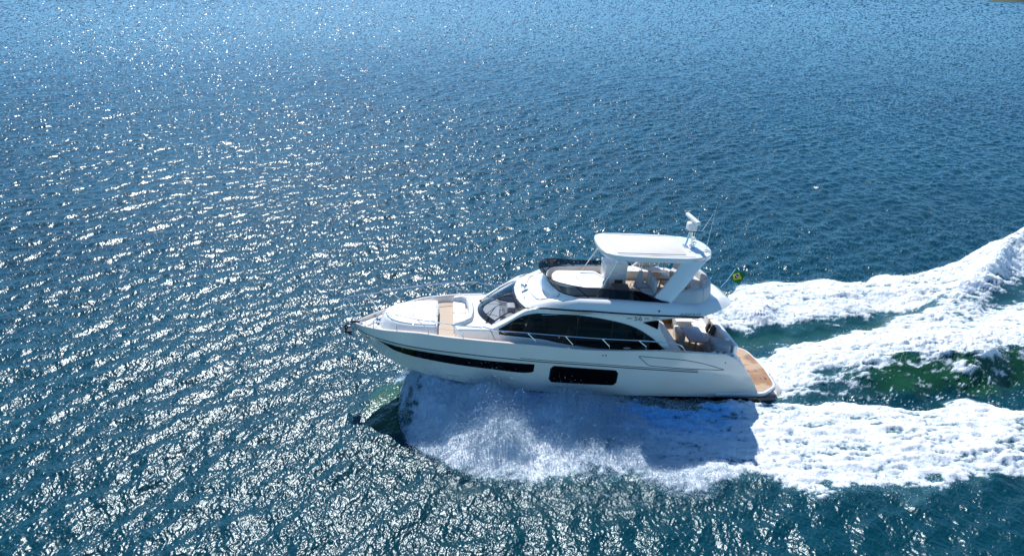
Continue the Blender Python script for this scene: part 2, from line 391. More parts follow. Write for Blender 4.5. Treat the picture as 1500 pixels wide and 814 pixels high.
# ---- transom and stern corner mouldings
tr = MB().side_prism([(-0.12, 0.447), (0.22, 1.25), (0.62, 1.82), (0.80, 1.90), (1.05, 1.90), (1.05, 1.46), (1.3, 1.46), (1.3, 0.447)], -1.99, 1.99)
transom = tr.build('transom', M['gelcoat'], yacht, smooth=50)
MB().side_prism([(0.0, 0.70), (0.02, 0.70), (0.24, 1.20), (0.22, 1.21)], -1.4, 0.9).build('garage_door_seam', M['groove'], transom)
for sgn in (1, -1):
    q = round_corners([(0.72, 1.35), (0.75, 2.02), (1.5, 2.10), (2.05, 2.12), (2.05, 1.95), (1.35, 1.25)], 0.15)
    q = [(x, sgn*y) for x, y in q]
    MB().pad(q, 1.2, 2.06, 0.12, zf=lambda x, y: (x - 1.4)*0.16).build('quarter_moulding', M['gelcoat'], yacht, smooth=50)
    for xx_, zz_ in ((1.72, 2.285), (1.45, 2.24), (1.12, 2.10)):
        c = MB().tube([(xx_ - 0.09, sgn*2.10, zz_ + 0.03), (xx_ + 0.09, sgn*2.10, zz_ + 0.03)], 0.02); c.tube([(xx_, sgn*2.10, zz_ - 0.05), (xx_, sgn*2.10, zz_ + 0.03)], 0.025)
        c.build('cleat', M['rubber'], hull)

# ---- decks
xs_d = np.concatenate([np.linspace(2.95, 12, 50), np.linspace(12.2, 15.62, 30)])
dz = pchip([2.9, 3.2, 3.6, 6, 9, 12, 13.5, 14.6, 15.7], [1.95, 2.10, 2.18, 2.22, 2.36, 2.42, 2.42, 2.34, 2.20])
P = []
for x in xs_d:
    yb = max(float(f_shy(x)) - 0.14, 0.01)
    P.append([(x, yb*q, float(dz(x)) + 0.02*(1 - q*q)) for q in np.linspace(-1, 1, 13)])
Pt = np.array(P); keep = Pt
deck = MB().grid(keep).build('deck', M['nonskid'], yacht)
# bow cockpit sole and foredeck teak
sole = ccw([(11.4, -1.62), (12.62, -1.62), (12.62, 1.62), (11.86, 1.66), (11.4, 1.2)])
MB().prism(sole, 2.40, 2.463).build('teak_sole', M['teak'], deck, smooth=0)
fore = round_corners([(14.45, -0.75), (14.45, 0.75), (15.1, 0.42), (15.45, 0.12), (15.45, -0.12), (15.1, -0.42)], 0.06)
MB().pad(fore, 2.22, 2.385, 0.02, zf=lambda x, y: -(x - 14.45)*0.11).build('anchor_locker_lid', M['gelcoat'], deck)
MB().box((14.5, -0.62, 2.36), (14.62, 0.45, 2.395)).build('teak_step', M['teak'], deck, smooth=0)
wl = MB(); wl.ball((14.95, 0.02, 2.42), 0.11, 10, sc=(1.2, 1, 0.9)); wl.tube([(14.95, -0.16, 2.41), (14.95, 0.2, 2.41)], 0.06, 10)
wl.build('windlass', M['steel'], deck)
for x, y in ((15.12, 0.55), (15.12, -0.55), (10.6, 2.02), (10.6, -2.02), (5.4, 2.2), (5.4, -2.2)):
    zc = float(dz(x)) + 0.05 if x > 12 else float(f_shz(x)) + 0.03
    c = MB().tube([(x - 0.14, y, zc + 0.04), (x + 0.14, y, zc + 0.04)], 0.016); c.tube([(x - 0.05, y, zc - 0.06), (x - 0.05, y, zc + 0.04)], 0.014); c.tube([(x + 0.05, y, zc - 0.06), (x + 0.05, y, zc + 0.04)], 0.014)
    c.build('cleat', M['steel'], deck)
# anchor on its roller
an = MB(); an.tube([(15.7, 0, 2.33), (16.05, 0, 2.30), (16.3, 0, 2.12)], 0.03, 8)
an.tube([(16.28, 0, 2.12), (16.22, 0.20, 1.98), (15.98, 0.26, 1.86)], 0.035, 8); an.tube([(16.28, 0, 2.12), (16.22, -0.20, 1.98), (15.98, -0.26, 1.86)], 0.035, 8)
an.box((16.0, -0.16, 1.9), (16.3, 0.16, 1.96)); an.build('anchor', M['black'], yacht)
MB().box((15.6, -0.09, 2.24), (16.12, 0.09, 2.29)).build('anchor_roller', M['steel'], yacht)

# ---- bow sunpad
base = round_corners([(12.66, -1.14), (12.66, 1.14), (13.6, 1.06), (14.25, 0.82), (14.66, 0.32), (14.66, -0.32), (14.25, -0.82), (13.6, -1.06)], [0.08, 0.08, 0.3, 0.3, 0.25, 0.25, 0.3, 0.3], 6)
fr_r = []
for d_, z in ((-0.30, 2.28), (-0.24, 2.46), (-0.08, 2.72), (-0.03, 2.765), (0.04, 2.78)):
    fr_r.append([(min(max(x, 12.62), 15.05), y, z - 0.02*(x - 12.6)) for x, y in inset(ccw(base), d_)])
sbm = MB().grid(np.array(fr_r), wrap=True); nq = len(fr_r[0]); sbm.f.append(tuple((len(fr_r) - 1)*nq + i for i in range(nq))); sbm.m.append(0)
sb = sbm.build('sunpad_base', M['gelcoat'], yacht, smooth=45)
sp = MB()
def zpad(x, y): return -0.02*(x - 12.6) - 0.015*y*y
for y0, y1 in ((-1.2, -0.385), (-0.375, 0.375), (0.385, 1.2)):
    for x0, x1 in ((12.6, 13.55), (13.56, 14.8)):
        poly = []
        # clip the outline to this cushion
        def clip(pl_, f):
            out = []
            for i in range(len(pl_)):
                a, b = pl_[i-1], pl_[i]; fa, fb = f(a), f(b)
                if (fa >= 0) != (fb >= 0):
                    t = fa / (fa - fb); out.append((a[0] + t*(b[0]-a[0]), a[1] + t*(b[1]-a[1])))
                if fb >= 0: out.append(b)
            return out
        poly = ccw(base)
        for f in (lambda p: p[0] - x0, lambda p: x1 - p[0], lambda p: p[1] - y0, lambda p: y1 - p[1]): poly = clip(poly, f)
        if len(poly) > 2:
            cl = [poly[0]]
            for p in poly[1:]:
                if math.hypot(p[0]-cl[-1][0], p[1]-cl[-1][1]) > 0.02: cl.append(p)
            MB().pad(inset(cl, 0.012) if len(cl) > 4 else cl, 2.765, 2.83, 0.028, 4, zf=zpad).build('cushion', M['vinyl'], sb, smooth=60)
MB().side_prism([(12.60, 2.47), (12.60, 2.78), (12.66, 2.78), (12.66, 2.47)], -0.75, 0.25).build('locker_door', M['vinyl_grey'], sb, smooth=0)
# handrails beside the pad
for sgn in (1, -1):
    MB().tube([(12.72, sgn*1.02, 2.86), (12.74, sgn*1.07, 2.93), (12.95, sgn*1.09, 2.94), (13.0, sgn*1.09, 2.86)], 0.014).build('grab_rail', M['steel'], yacht)
    # raised bulwark panel beside the bow lounge, far side shows its inner face
    xs_b = np.linspace(11.9, 14.9, 24); Pb = []
    for x in xs_b:
        yb = float(f_shy(x)) - 0.13; zb = float(f_shz(x))
        Pb.append([(x, sgn*(yb - 0.07), 2.30), (x, sgn*(yb - 0.02), zb - 0.04), (x, sgn*yb, zb - 0.02)])
    MB().grid(np.array(Pb)).build('bulwark_lining', M['vinyl_grey'] if False else M['gelcoat'], yacht)

# ---- coachroof and bow sofa
cr = round_corners([(10.1, 1.66), (11.92, 1.60), (11.98, 1.22), (11.45, 0.98), (11.3, 0.6), (11.3, -0.6), (11.45, -0.98), (11.98, -1.22), (11.92, -1.60), (10.1, -1.66)],
                   [0, 0.1, 0.1, 0.2, 0.2, 0.2, 0.2, 0.1, 0.1, 0], 4)
coach = MB().pad(cr, 2.15, 2.93, 0.07, 5, zf=lambda x, y: -0.02*(x - 10.5) - 0.02*y*y).build('coachroof', M['gelcoat'], yacht, smooth=45)
for sgn in (1, -1):
    MB().tube([(10.62, sgn*1.645, 2.86), (10.40, sgn*1.72, 2.42)], 0.010, 5).build('panel_seam', M['groove'], coach)
st = round_corners([(12.0, -1.12), (12.0, 1.12), (11.5, 1.12), (11.3, 0.8), (11.3, -0.8), (11.5, -1.12)], [0.12, 0.12, 0.25, 0.3, 0.3, 0.25])
sofa = MB().pad(st, 2.44, 2.66, 0.03).build('bow_sofa', M['gelcoat'], yacht)
for y0, y1 in ((-1.08, -0.005), (0.005, 1.08)):
    q = round_corners([(12.02, y0), (12.02, y1), (11.5, y1), (11.5, y0)], 0.09)
    MB().pad(q, 2.65, 2.79, 0.045).build('seat_cushion', M['vinyl'], sofa, smooth=60)
path = [(11.98, 1.18), (11.62, 1.14), (11.40, 0.92), (11.32, 0.5), (11.30, 0), (11.32, -0.5), (11.40, -0.92), (11.62, -1.14), (11.98, -1.18)]
t_ = np.linspace(0, 8, 40); px_ = np.interp(t_, range(9), [p[0] for p in path]); py_ = np.interp(t_, range(9), [p[1] for p in path])
Pq = []
for i in range(40):
    tx, ty = np.gradient(px_)[i], np.gradient(py_)[i]; L = math.hypot(tx, ty); nx, ny = -ty/L, tx/L   # towards outside
    if (px_[i] - 12.3)*nx + py_[i]*ny < 0: nx, ny = -nx, -ny
    hh = 3.02 - 0.10*max(0, (px_[i] - 11.6)/0.4)
    sec = [(-0.10, 2.66), (-0.09, hh - 0.08), (-0.05, hh), (0.05, hh + 0.02), (0.11, hh - 0.05), (0.12, 2.6)]
    Pq.append([(px_[i] + nx*a, py_[i] + ny*a, z) for a, z in sec])
mbq = MB().grid(np.array(Pq)); k_ = len(Pq[0])
mbq.f.append(tuple(range(k_))); mbq.m.append(0); mbq.f.append(tuple(39*k_ + i for i in reversed(range(k_)))); mbq.m.append(0)
mbq.build('backrest', M['vinyl'], sofa, smooth=60)

# ---- cabin
f_ct = pchip([3.5, 3.75, 4.0, 4.2, 4.5, 7.2, 8.8, 9.3, 9.9, 10.45, 10.62], [2.15, 2.60, 3.0, 3.45, 3.86, 3.98, 3.86, 3.72, 3.33, 2.97, 2.86])
def cab_y(x, z):
    base = np.interp(x, [3.5, 9, 10.1, 10.7], [1.84, 1.84, 1.78, 1.66])
    return base - (z - 2.3)*0.075
xs_c = np.concatenate([np.linspace(3.5, 4.6, 16), np.linspace(4.75, 10.62, 50)])
for sgn in (1, -1):
    P = [[(x, sgn*cab_y(x, z), z) for z in np.linspace(2.0, max(float(f_ct(x)), 2.02), 10)] +
         [(x, sgn*(cab_y(x, float(f_ct(x))) - 0.09), max(float(f_ct(x)), 2.02) + 0.015), (x, sgn*(cab_y(x, float(f_ct(x))) - 0.11), max(float(f_ct(x)), 2.02) - 0.1)] for x in xs_c]
    # leave the window opening out of the wall: faces wholly inside the glass outline are dropped
    wt = pchip([3.72, 4.32, 5.2, 5.9, 7.24, 8.3, 8.82, 9.33, 10.30], [2.16, 2.68, 3.17, 3.36, 3.57, 3.64, 3.63, 3.53, 2.93])
    wb = pchip([3.72, 5.07, 6.2, 7.12, 7.7, 8.48, 9.3, 10.19, 10.32], [2.12, 2.19, 2.26, 2.35, 2.50, 2.68, 2.74, 2.80, 2.88])
    P = np.array(P); mbc = MB(); mbc.grid(P)
    keepf = []
    for f in mbc.f:
        vv = [mbc.v[i] for i in f]
        inside = all(3.9 < v[0] < 10.2 and wb(v[0]) + 0.01 < v[2] < wt(v[0]) - 0.01 for v in vv)
        keepf.append(not inside)
    mbc.m = [q for q, k in zip(mbc.m, keepf) if k]; mbc.f = [q for q, k in zip(mbc.f, keepf) if k]
    side = mbc.build('cabin_side', M['gelcoat'], yacht, smooth=45)
    xs_w = np.linspace(3.74, 10.30, 70)
    P = np.array([[(x, sgn*(cab_y(x, z) + 0.012), z) for z in np.linspace(float(wb(x)), float(wt(x)), 8)] for x in xs_w])
    g = MB().grid(P[7:]); g.build('side_window', M['side_glass'], side)
    g = MB().grid(P[:8]); g.build('rear_window_panel', M['dark_glass'], side)
    fr_ = MB()
    fr_.tube([(x, sgn*(cab_y(x, float(wt(x))) + 0.012), float(wt(x))) for x in xs_w], 0.030, 6)
    fr_.tube([(x, sgn*(cab_y(x, float(wb(x))) + 0.012), float(wb(x))) for x in xs_w], 0.028, 6)
    for xm in (9.42, 7.35, 6.0):
        sl = 0.25 if xm > 9 else 0.06
        za, zb_ = float(wb(xm)), float(wt(xm - sl))
        fr_.tube([(xm, sgn*(cab_y(xm, za) + 0.008), za), (xm - sl, sgn*(cab_y(xm - sl, zb_) + 0.008), zb_)], 0.035, 6)
    fr_.build('window_frame', M['black'], side)
    # lower black band under the window sweeping down aft
    lb = pchip([3.72, 5.07, 7.12, 7.9, 8.7, 10.2], [2.09, 2.16, 2.32, 2.44, 2.60, 2.72])
    P = np.array([[(x, sgn*(cab_y(x, z) + 0.006), z) for z in (float(lb(x)), float(wb(x)))] for x in xs_w]); MB().grid(P).build('window_band', M['black'], side)
    MB().tube([(x, sgn*(cab_y(x, 2.9) + 0.03), float(wb(x)) + 0.045) for x in np.linspace(8.9, 10.2, 12)], 0.014, 5).build('window_trim', M['steel'], side)
    # small wing window behind the cabin
    yw = 1.79
    MB().side_prism([(4.78, 3.36), (4.16, 3.46), (4.16, 3.08)], sgn*yw, sgn*(yw + 0.02)).build('wing_window', M['dark_glass'], side, smooth=0)
    # pillar between windscreen and side window
    tt = np.linspace(0, 1, 14)
    A = [(10.52 - 1.20*t - 0.06*math.sin(math.pi*t), sgn*(1.27 + 0.10*t), 2.93 + 0.74*t + 0.03*math.sin(math.pi*t)) for t in tt]
    xb_ = [10.62 - 1.40*t for t in tt]
    B = [(x, sgn*(cab_y(x, float(f_ct(x))) - 0.008), float(f_ct(x)) + 0.006) for x in xb_]
    MB().grid(np.array([A, [tuple((np.array(a)*0.45 + np.array(b)*0.55) + np.array([0, 0, 0.03])) for a, b in zip(A, B)], B])).build('windscreen_pillar', M['gelcoat'], side, smooth=60)
# windscreen
nu, nv = 25, 12
def ws(u, v):   # u across -1..1 (port +), v 0 base .. 1 top
    yb, yt = 1.27*u, 1.37*u
    b = np.array([11.03 - 0.48*u*u - 0.03*u**4, yb, 2.935]); t = np.array([9.60 - 0.28*u*u, yt, 3.71 - 0.04*u*u])
    p = b*(1-v) + t*v; p[2] += 0.10*math.sin(math.pi*v); p[0] += 0.05*math.sin(math.pi*v); return p
P = np.array([[ws(u, v) for v in np.linspace(0.02, 0.98, nv)] for u in np.linspace(-0.98, 0.98, nu)])
screen = MB().grid(P).build('windscreen', M['screen_glass'], yacht, smooth=60)
P2 = np.array([[ws(u, v) + np.array([0.003, 0, 0.006]) for v in np.linspace(-0.01, 0.13, 4)] for u in np.linspace(-1, 1, nu)])
P3 = np.array([[ws(u, v) + np.array([0.003, 0, 0.006]) for v in np.linspace(0.95, 1.01, 3)] for u in np.linspace(-1, 1, nu)])
mbf = MB().grid(P2).grid(P3)
for s0, s1 in ((-1.0, -0.95), (0.95, 1.0)):
    mbf.grid(np.array([[ws(u, v) + np.array([0.002, 0, 0.005]) for v in np.linspace(0.12, 0.96, 10)] for u in (s0, s1)]))
mbf.build('screen_border', principled('screen_frit', (0.03, 0.032, 0.036), 0.12), screen)
MB().tube([ws(0.03, v) + np.array([0.002, 0, 0.004]) for v in np.linspace(0.1, 0.97, 12)], 0.022, 6).build('mullion', M['rubber'], screen)
for u0, u1, v0 in ((0.80, 0.52, 0.42), (-0.6, -0.93, 0.72)):
    a = ws(u0, -0.01) + np.array([0.03, 0, 0.05]); b = ws(u1, v0) + np.array([0.02, 0, 0.04])
    wp = MB().tube([a, (a+b)/2 + np.array([0, 0, 0.02]), b], 0.016, 6); wp.ball(a, 0.05, 8)
    c = ws(u1 + 0.05, max(v0 - 0.3, 0.03)) + np.array([0.01, 0, 0.03]); e = ws(u1 - 0.03, min(v0 + 0.18, 0.93)) + np.array([0.01, 0, 0.03])
    wp.tube([c, b, e], 0.012, 5); wp.build('wiper', M['rubber'], screen)
# ---- saloon interior seen through the glass
sal = MB().box((4.7, -1.6, 2.0), (9.6, 1.6, 2.04)).build('saloon', M['saloon_dark'], yacht, smooth=0)
MB().box((4.62, -1.65, 2.0), (4.70, 1.6, 3.75)).build('aft_bulkhead', M['dark_glass'], sal, smooth=0)
dsh = round_corners([(10.75, -1.05), (10.75, 1.05), (9.75, 1.2), (9.55, 0.4), (9.75, -1.2)], 0.15)
MB().pad(dsh, 2.2, 2.86, 0.08).build('dashboard', principled('dash_grey', (0.30, 0.30, 0.31), 0.5), sal)
MB().pad(round_corners([(10.2, 0.1), (10.2, 0.95), (9.98, 0.95), (9.98, 0.1)], 0.09), 2.8, 3.12, 0.09).build('dash_hood', M['vinyl_grey'], sal, smooth=60)
MB().pad(round_corners([(9.85, -0.55), (9.85, 0.0), (9.5, 0.0), (9.5, -0.55)], 0.1), 2.5, 3.05, 0.08).build('dash_hood', M['vinyl'], sal, smooth=60)
for x, y in ((8.9, 0.55), (8.9, -0.2)):
    q = round_corners([(x, y), (x, y + 0.6), (x - 0.55, y + 0.6), (x - 0.55, y)], 0.1)
    h = MB().pad(q, 2.3, 2.75, 0.06); h.pad(round_corners([(x - 0.42, y), (x - 0.42, y + 0.6), (x - 0.58, y + 0.6), (x - 0.58, y)], 0.06), 2.7, 3.45, 0.06)
    h.build('helm_seat', M['vinyl_grey'], sal, smooth=60)
MB().box((9.35, 1.5, 2.3), (9.78, 1.57, 3.3)).build('wood_panel', M['wood_panel'], sal, smooth=0)
for x0, x1 in ((5.2, 7.6),):
    for sgn in (1, -1):
        h = MB().pad(round_corners([(x0, sgn*0.9), (x1, sgn*0.9), (x1, sgn*1.55), (x0, sgn*1.55)], 0.1), 2.04, 2.55, 0.08)
        h.pad(round_corners([(x0, sgn*1.4), (x1, sgn*1.4), (x1, sgn*1.6), (x0, sgn*1.6)], 0.08), 2.5, 2.98, 0.07); h.build('saloon_sofa', M['vinyl'], sal, smooth=60)
MB().box((4.8, -1.5, 2.04), (5.15, -0.3, 3.0)).build('galley_unit', M['wood_panel'], sal, smooth=0)

# ---- flybridge moulding
brow = [(9.62, 0.0), (9.58, 0.5), (9.48, 0.95), (9.32, 1.42), (9.0, 1.66), (8.4, 1.86), (7.4, 2.04), (6, 2.16), (4.4, 2.23), (2.75, 2.26), (2.0, 1.78), (1.38, 1.30), (1.05, 0.98), (0.88, 0.70), (0.86, 0.0)]
out_f = [(x, y) for x, y in brow] + [(x, -y) for x, y in brow[-2:0:-1]]
# smooth outline
def zb_f(x, y): return np.interp(x, [0.8, 3, 5, 7, 8.6, 9.3, 9.65], [3.80, 3.84, 3.87, 3.92, 3.88, 3.74, 3.70])
def fly_ring(d_, z_of):
    q = inset(ccw(out_f), d_) if d_ > 0 else ccw(out_f)
    return [(x, y, z_of(x, y)) for x, y in q]
ring = ccw(out_f); nrg = len(ring)
def coam(x):   # height of the coaming crest above zb
    return np.interp(x, [0.8, 1.4, 2.5, 3.5, 4.2, 7.0, 8.0, 8.5, 8.75, 9.2, 9.7], [0.22, 0.27, 0.32, 0.36, 0.38, 0.38, 0.36, 0.24, 0.16, 0.12, 0.05])
rings = []
for d_, k in ((0.10, -0.05), (0.0, 0.0), (0.03, 0.15), (0.09, 0.45), (0.16, 0.76), (0.23, 0.94), (0.31, 1.0), (0.50, 1.02), (0.52, -9)):
    row = []
    for i_, (x0, y0) in enumerate(ring):
        g_s = 1.0 + 0.75*min(1, max(0, (2.9 - x0)/0.7))
        q = inset(ring, d_*g_s)[i_] if d_ > 0 else (x0, y0)
        row.append((q[0], q[1], float(zb_f(x0, y0)) + k*float(coam(x0)) if k > -5 else 3.99))
    rings.append(row)
mbk = MB().grid(np.array(rings), wrap=True)
fly = mbk.build('flybridge', M['gelcoat'], yacht, smooth=40)
# brow: the crowned white roof ahead of the flybridge
Pb = []
for v in np.linspace(0, 1, 12):
    x0 = 9.60 - 1.25*v
    Pb.append([(x0 - 0.30*(u*u)*(1 - v*0.4), u*(1.40 + 0.27*v), 3.735 + 0.36*v**0.8 + 0.07*math.sin(math.pi*min(v, 1)*0.5) - 0.10*u*u*(0.3 + v)) for u in np.linspace(-1, 1, 25)])
MB().grid(np.array(Pb)).build('brow', M['gelcoat'], fly, smooth=60)
# fly sole and inner walls
sole_o = [(8.15, 0.6), (7.9, 1.1), (7.4, 1.42), (6.5, 1.58), (4.2, 1.66), (3.0, 1.70), (2.2, 1.3), (1.6, 0.8), (1.6, 0)]
sole_o = sole_o + [(x, -y) for x, y in sole_o[-2::-1]]
MB().prism(sole_o, 3.98, 4.02).build('fly_sole', M['teak'], fly, smooth=0)
# coaming hoop that carries the wind deflector (steep front, runs back along both sides)
hoop = []
for y in np.linspace(0, 1.02, 9): hoop.append((8.38 - 0.22*(y/1.0)**2, y))
hoop += [(8.05, 1.22), (7.85, 1.40), (7.5, 1.56), (7.0, 1.66), (6.0, 1.74), (5.0, 1.79), (4.2, 1.83), (3.9, 1.85)]
hoop = np.array(hoop); full = np.concatenate([hoop[::-1], hoop[1:] * [1, -1]])
def hz(x): return np.interp(x, [3.9, 4.3, 7.0, 8.0, 8.4], [4.24, 4.23, 4.25, 4.34, 4.42])
Pc = []
for x, y in full:
    n_ = np.array([max(x - 7.2, 0)*1.0, y*0.8]); n_ /= np.linalg.norm(n_) + 1e-9
    z = float(hz(x))
    Pc.append([(x + n_[0]*0.30, y + n_[1]*0.16, z - 0.46), (x + n_[0]*0.20, y + n_[1]*0.10, z - 0.2), (x + n_[0]*0.05, y + n_[1]*0.03, z - 0.01), (x - n_[0]*0.05, y - n_[1]*0.05, z), (x - n_[0]*0.08, y - n_[1]*0.08, z - 0.4)])
MB().grid(np.array(Pc)).build('coaming', M['gelcoat'], fly, smooth=50)
for sgn in (1, -1):
    MB().tube([(8.02, sgn*1.31, 4.30), (8.20, sgn*1.44, 4.1), (8.28, sgn*1.60, 3.95)], 0.010, 5).build('panel_seam', M['groove'], fly)
# wind deflector
def top_of(x, y):
    t = np.clip((x - 3.9) / 1.3, 0, 1); s_ = t*t*(3 - 2*t)
    fx = np.clip((x - 6.8) / 1.6, 0, 1)
    return (x + 0.34*fx, y*(1 - 0.13*s_ + 0.06*fx), float(hz(x)) + 0.01 + s_*(0.33 + 0.08*fx))
Pg = [[(x, y, float(hz(x)) + 0.005), tuple((np.array((x, y, float(hz(x)))) + np.array(top_of(x, y)))/2), top_of(x, y)] for x, y in full]
defl = MB().grid(np.array(Pg)).build('wind_deflector', M['smoke_glass'], yacht, smooth=60)
MB().tube([p[2] for p in Pg], 0.017, 6).build('top_rail', M['black'], defl)
MB().tube([p[0] for p in Pg], 0.022, 6).build('base_seal', M['black'], defl)
for xq in (7.35, 6.35, 5.4, 4.75):
    for sgn in (1, -1):
        b = np.array([xq - 0.42, sgn*np.interp(xq - 0.42, hoop[::-1, 0], hoop[::-1, 1]), float(hz(xq - 0.42))])
        yt = sgn*np.interp(xq, hoop[::-1, 0], hoop[::-1, 1]); t = np.array(top_of(xq, yt))
        MB().tube([b, t], 0.020, 5).build('stay', M['black'], defl)
for a, c in (((8.33, -0.45, 4.41), top_of(8.33, -0.55)), ((8.2, 0.85, 4.38), top_of(8.2, 0.95))):
    MB().tube([a, np.array(c)], 0.018, 5).build('stay', M['black'], defl)
# solid dark corner at the aft end of the deflector
for sgn in (1, -1):
    pts = [(x, y) for x, y in hoop if x <= 5.3]
    xs_t = np.linspace(3.92, 5.25, 12); Pq = []
    for x in xs_t:
        y = float(np.interp(x, hoop[::-1, 0], hoop[::-1, 1])); tp = top_of(x, y)
        Pq.append([(x, sgn*(y + 0.006), float(hz(x)) + 0.004), (tp[0], sgn*(tp[1] + 0.006), tp[2] + 0.004)])
    MB().grid(np.array(Pq)).build('deflector_end_panel', M['dark_glass'], defl)
# horn / search light on the brow
hn = MB().ball((9.22, 0.1, 4.06), 0.085, 10, sc=(1.3, 1, 0.9)); hn.tube([(9.22, 0.1, 3.95), (9.22, 0.1, 4.03)], 0.03); hn.tube([(9.28, 0.1, 4.07), (9.38, 0.1, 4.07)], [0.05, 0.07], 10)
hn.build('search_light', M['steel'], yacht)
for y in (0.75, -0.45): MB().ball((9.30, y, 3.86), 0.022, 6).build('brow_fitting', M['steel'], yacht)
# black strip standing in for the shade in the joint of cabin and flybridge
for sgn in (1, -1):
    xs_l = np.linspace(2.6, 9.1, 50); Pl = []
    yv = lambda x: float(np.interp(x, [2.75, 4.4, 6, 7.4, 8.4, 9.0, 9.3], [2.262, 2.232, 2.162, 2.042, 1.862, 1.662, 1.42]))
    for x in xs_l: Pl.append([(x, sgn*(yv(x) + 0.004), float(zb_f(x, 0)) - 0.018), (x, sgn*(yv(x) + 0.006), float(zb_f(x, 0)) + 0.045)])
    MB().grid(np.array(Pl)).build('gap_shade_strip', M['black'], fly)
    # cornice that closes the overhang down to the cabin side
    Pl = []
    for x in np.linspace(2.75, 9.25, 50):
        z0 = float(zb_f(x, 0)) - 0.014; zc = min(float(f_ct(max(x, 4.5))), 3.86) - 0.30
        yc = cab_y(x, 3.5)
        if x < 4.4: yc = yv(x) - 0.10 - (4.4 - x)*0.10; zc = z0 - 0.20 + (4.4 - x)*0.07
        Pl.append([(x, sgn*(yv(x) - 0.015), z0), (x, sgn*(yv(x)*0.55 + yc*0.45), z0 - 0.09), (x, sgn*(yc + 0.004), max(zc, z0 - 0.28))])
    MB().grid(np.array(Pl)).build('cornice', M['gelcoat'], fly, smooth=60)
# fly sunpad
spo = round_corners([(8.12, -0.42), (8.12, 0.42), (7.85, 0.84), (6.25, 0.84), (6.02, 0.45), (6.02, -0.45), (6.25, -0.90), (7.85, -0.90)], [0.2, 0.2, 0.2, 0.1, 0.1, 0.1, 0.1, 0.2])
fsp = MB().pad(spo, 4.0, 4.22, 0.04).build('fly_sunpad', M['gelcoat'], yacht)
for y0, y1 in ((-0.95, -0.04), (-0.03, 0.95)):
    for x0, x1 in ((5.9, 7.1), (7.11, 8.2)):
        poly = ccw(spo)
        for f in (lambda p: p[0] - x0, lambda p: x1 - p[0], lambda p: p[1] - y0, lambda p: y1 - p[1]): poly = clip(poly, f)
        cl = [poly[0]]
        for p in poly[1:]:
            if math.hypot(p[0]-cl[-1][0], p[1]-cl[-1][1]) > 0.02: cl.append(p)
        MB().pad(cl, 4.21, 4.37, 0.03).build('cushion', M['vinyl'], fsp, smooth=60)
MB().tube([(6.9, -0.6, 4.39), (6.3, -0.55, 4.41), (6.02, -0.1, 4.41), (6.0, 0.2, 4.36)], 0.013).build('grab_rail', M['steel'], fsp)
# wet bar
wb_o = round_corners([(6.05, -0.72), (6.05, 0.05), (5.14, 0.05), (5.14, -0.72)], 0.05)
bar = MB().pad(wb_o, 4.0, 4.96, 0.02).build('wet_bar', M['gelcoat'], yacht)
MB().pad(inset(ccw(wb_o), -0.02), 4.96, 5.06, 0.05).build('worktop', M['gelcoat'], bar)
MB().box((5.24, 0.055, 4.15), (5.86, 0.075, 4.86)).build('door', M['gelcoat'], bar, smooth=0)
MB().box((5.30, 0.076, 4.22), (5.62, 0.084, 4.40)).build('grille', principled('grille_bronze', (0.12, 0.09, 0.05), 0.4, metal=0.3), bar, smooth=0)
for x, z in ((5.72, 4.70), (5.6, 4.70)): MB().ball((x, 0.08, z), 0.018, 6).build('latch', M['black'], bar)
# helm console (dark) and seats
hc = MB().pad(round_corners([(5.95, 0.70), (5.95, 1.50), (5.35, 1.55), (5.25, 0.70)], 0.08), 4.0, 4.52, 0.05, zf=lambda x, y: (x - 5.6)*0.1 if False else 0)
hc.build('helm_console', M['fabric_dark'], yacht)
wh = MB(); wh.tube([(5.22 - 0.06*math.sin(a), 1.12 + 0.19*math.cos(a), 4.55 + 0.18*math.sin(a)) for a in np.linspace(0, 2*math.pi, 20)], 0.014, 6, cap=False)
wh.tube([(5.22, 0.94, 4.55), (5.22, 1.30, 4.55)], 0.012); wh.build('steering_wheel', M['steel'], yacht)
def seat(x, y, ang, mat):
    c, s_ = math.cos(ang), math.sin(ang); T = lambda p: (x + p[0]*c - p[1]*s_, y + p[0]*s_ + p[1]*c)
    b = MB().pad([T(p) for p in round_corners([(0.25, -0.26), (0.25, 0.26), (-0.27, 0.26), (-0.27, -0.26)], 0.1)], 4.32, 4.46, 0.05)
    b.tube([(x, y, 4.0), (x, y, 4.34)], 0.06, 8)
    o = b.build('fly_helm_seat', mat, yacht, smooth=60)
    MB().pad([T(p) for p in round_corners([(-0.18, -0.26), (-0.18, 0.26), (-0.30, 0.24), (-0.30, -0.24)], 0.05)], 4.42, 4.98, 0.06, zf=lambda px, py: 0).build('backrest', mat, o, smooth=60)
seat(4.62, 1.25, 0.05, M['vinyl_grey']); seat(4.62, 0.62, -0.05, M['vinyl_grey'])
# folded grey cover leaning between the seats
cv = MB(); cv.grid(np.array([[(4.98, 0.45, 4.25), (4.75, 0.35, 4.95)], [(4.6, 0.65, 4.25), (4.62, 0.42, 4.93)], [(4.4, 0.3, 4.25), (4.70, 0.3, 4.90)]]))
cv.build('seat_cover', M['vinyl_grey'], yacht)
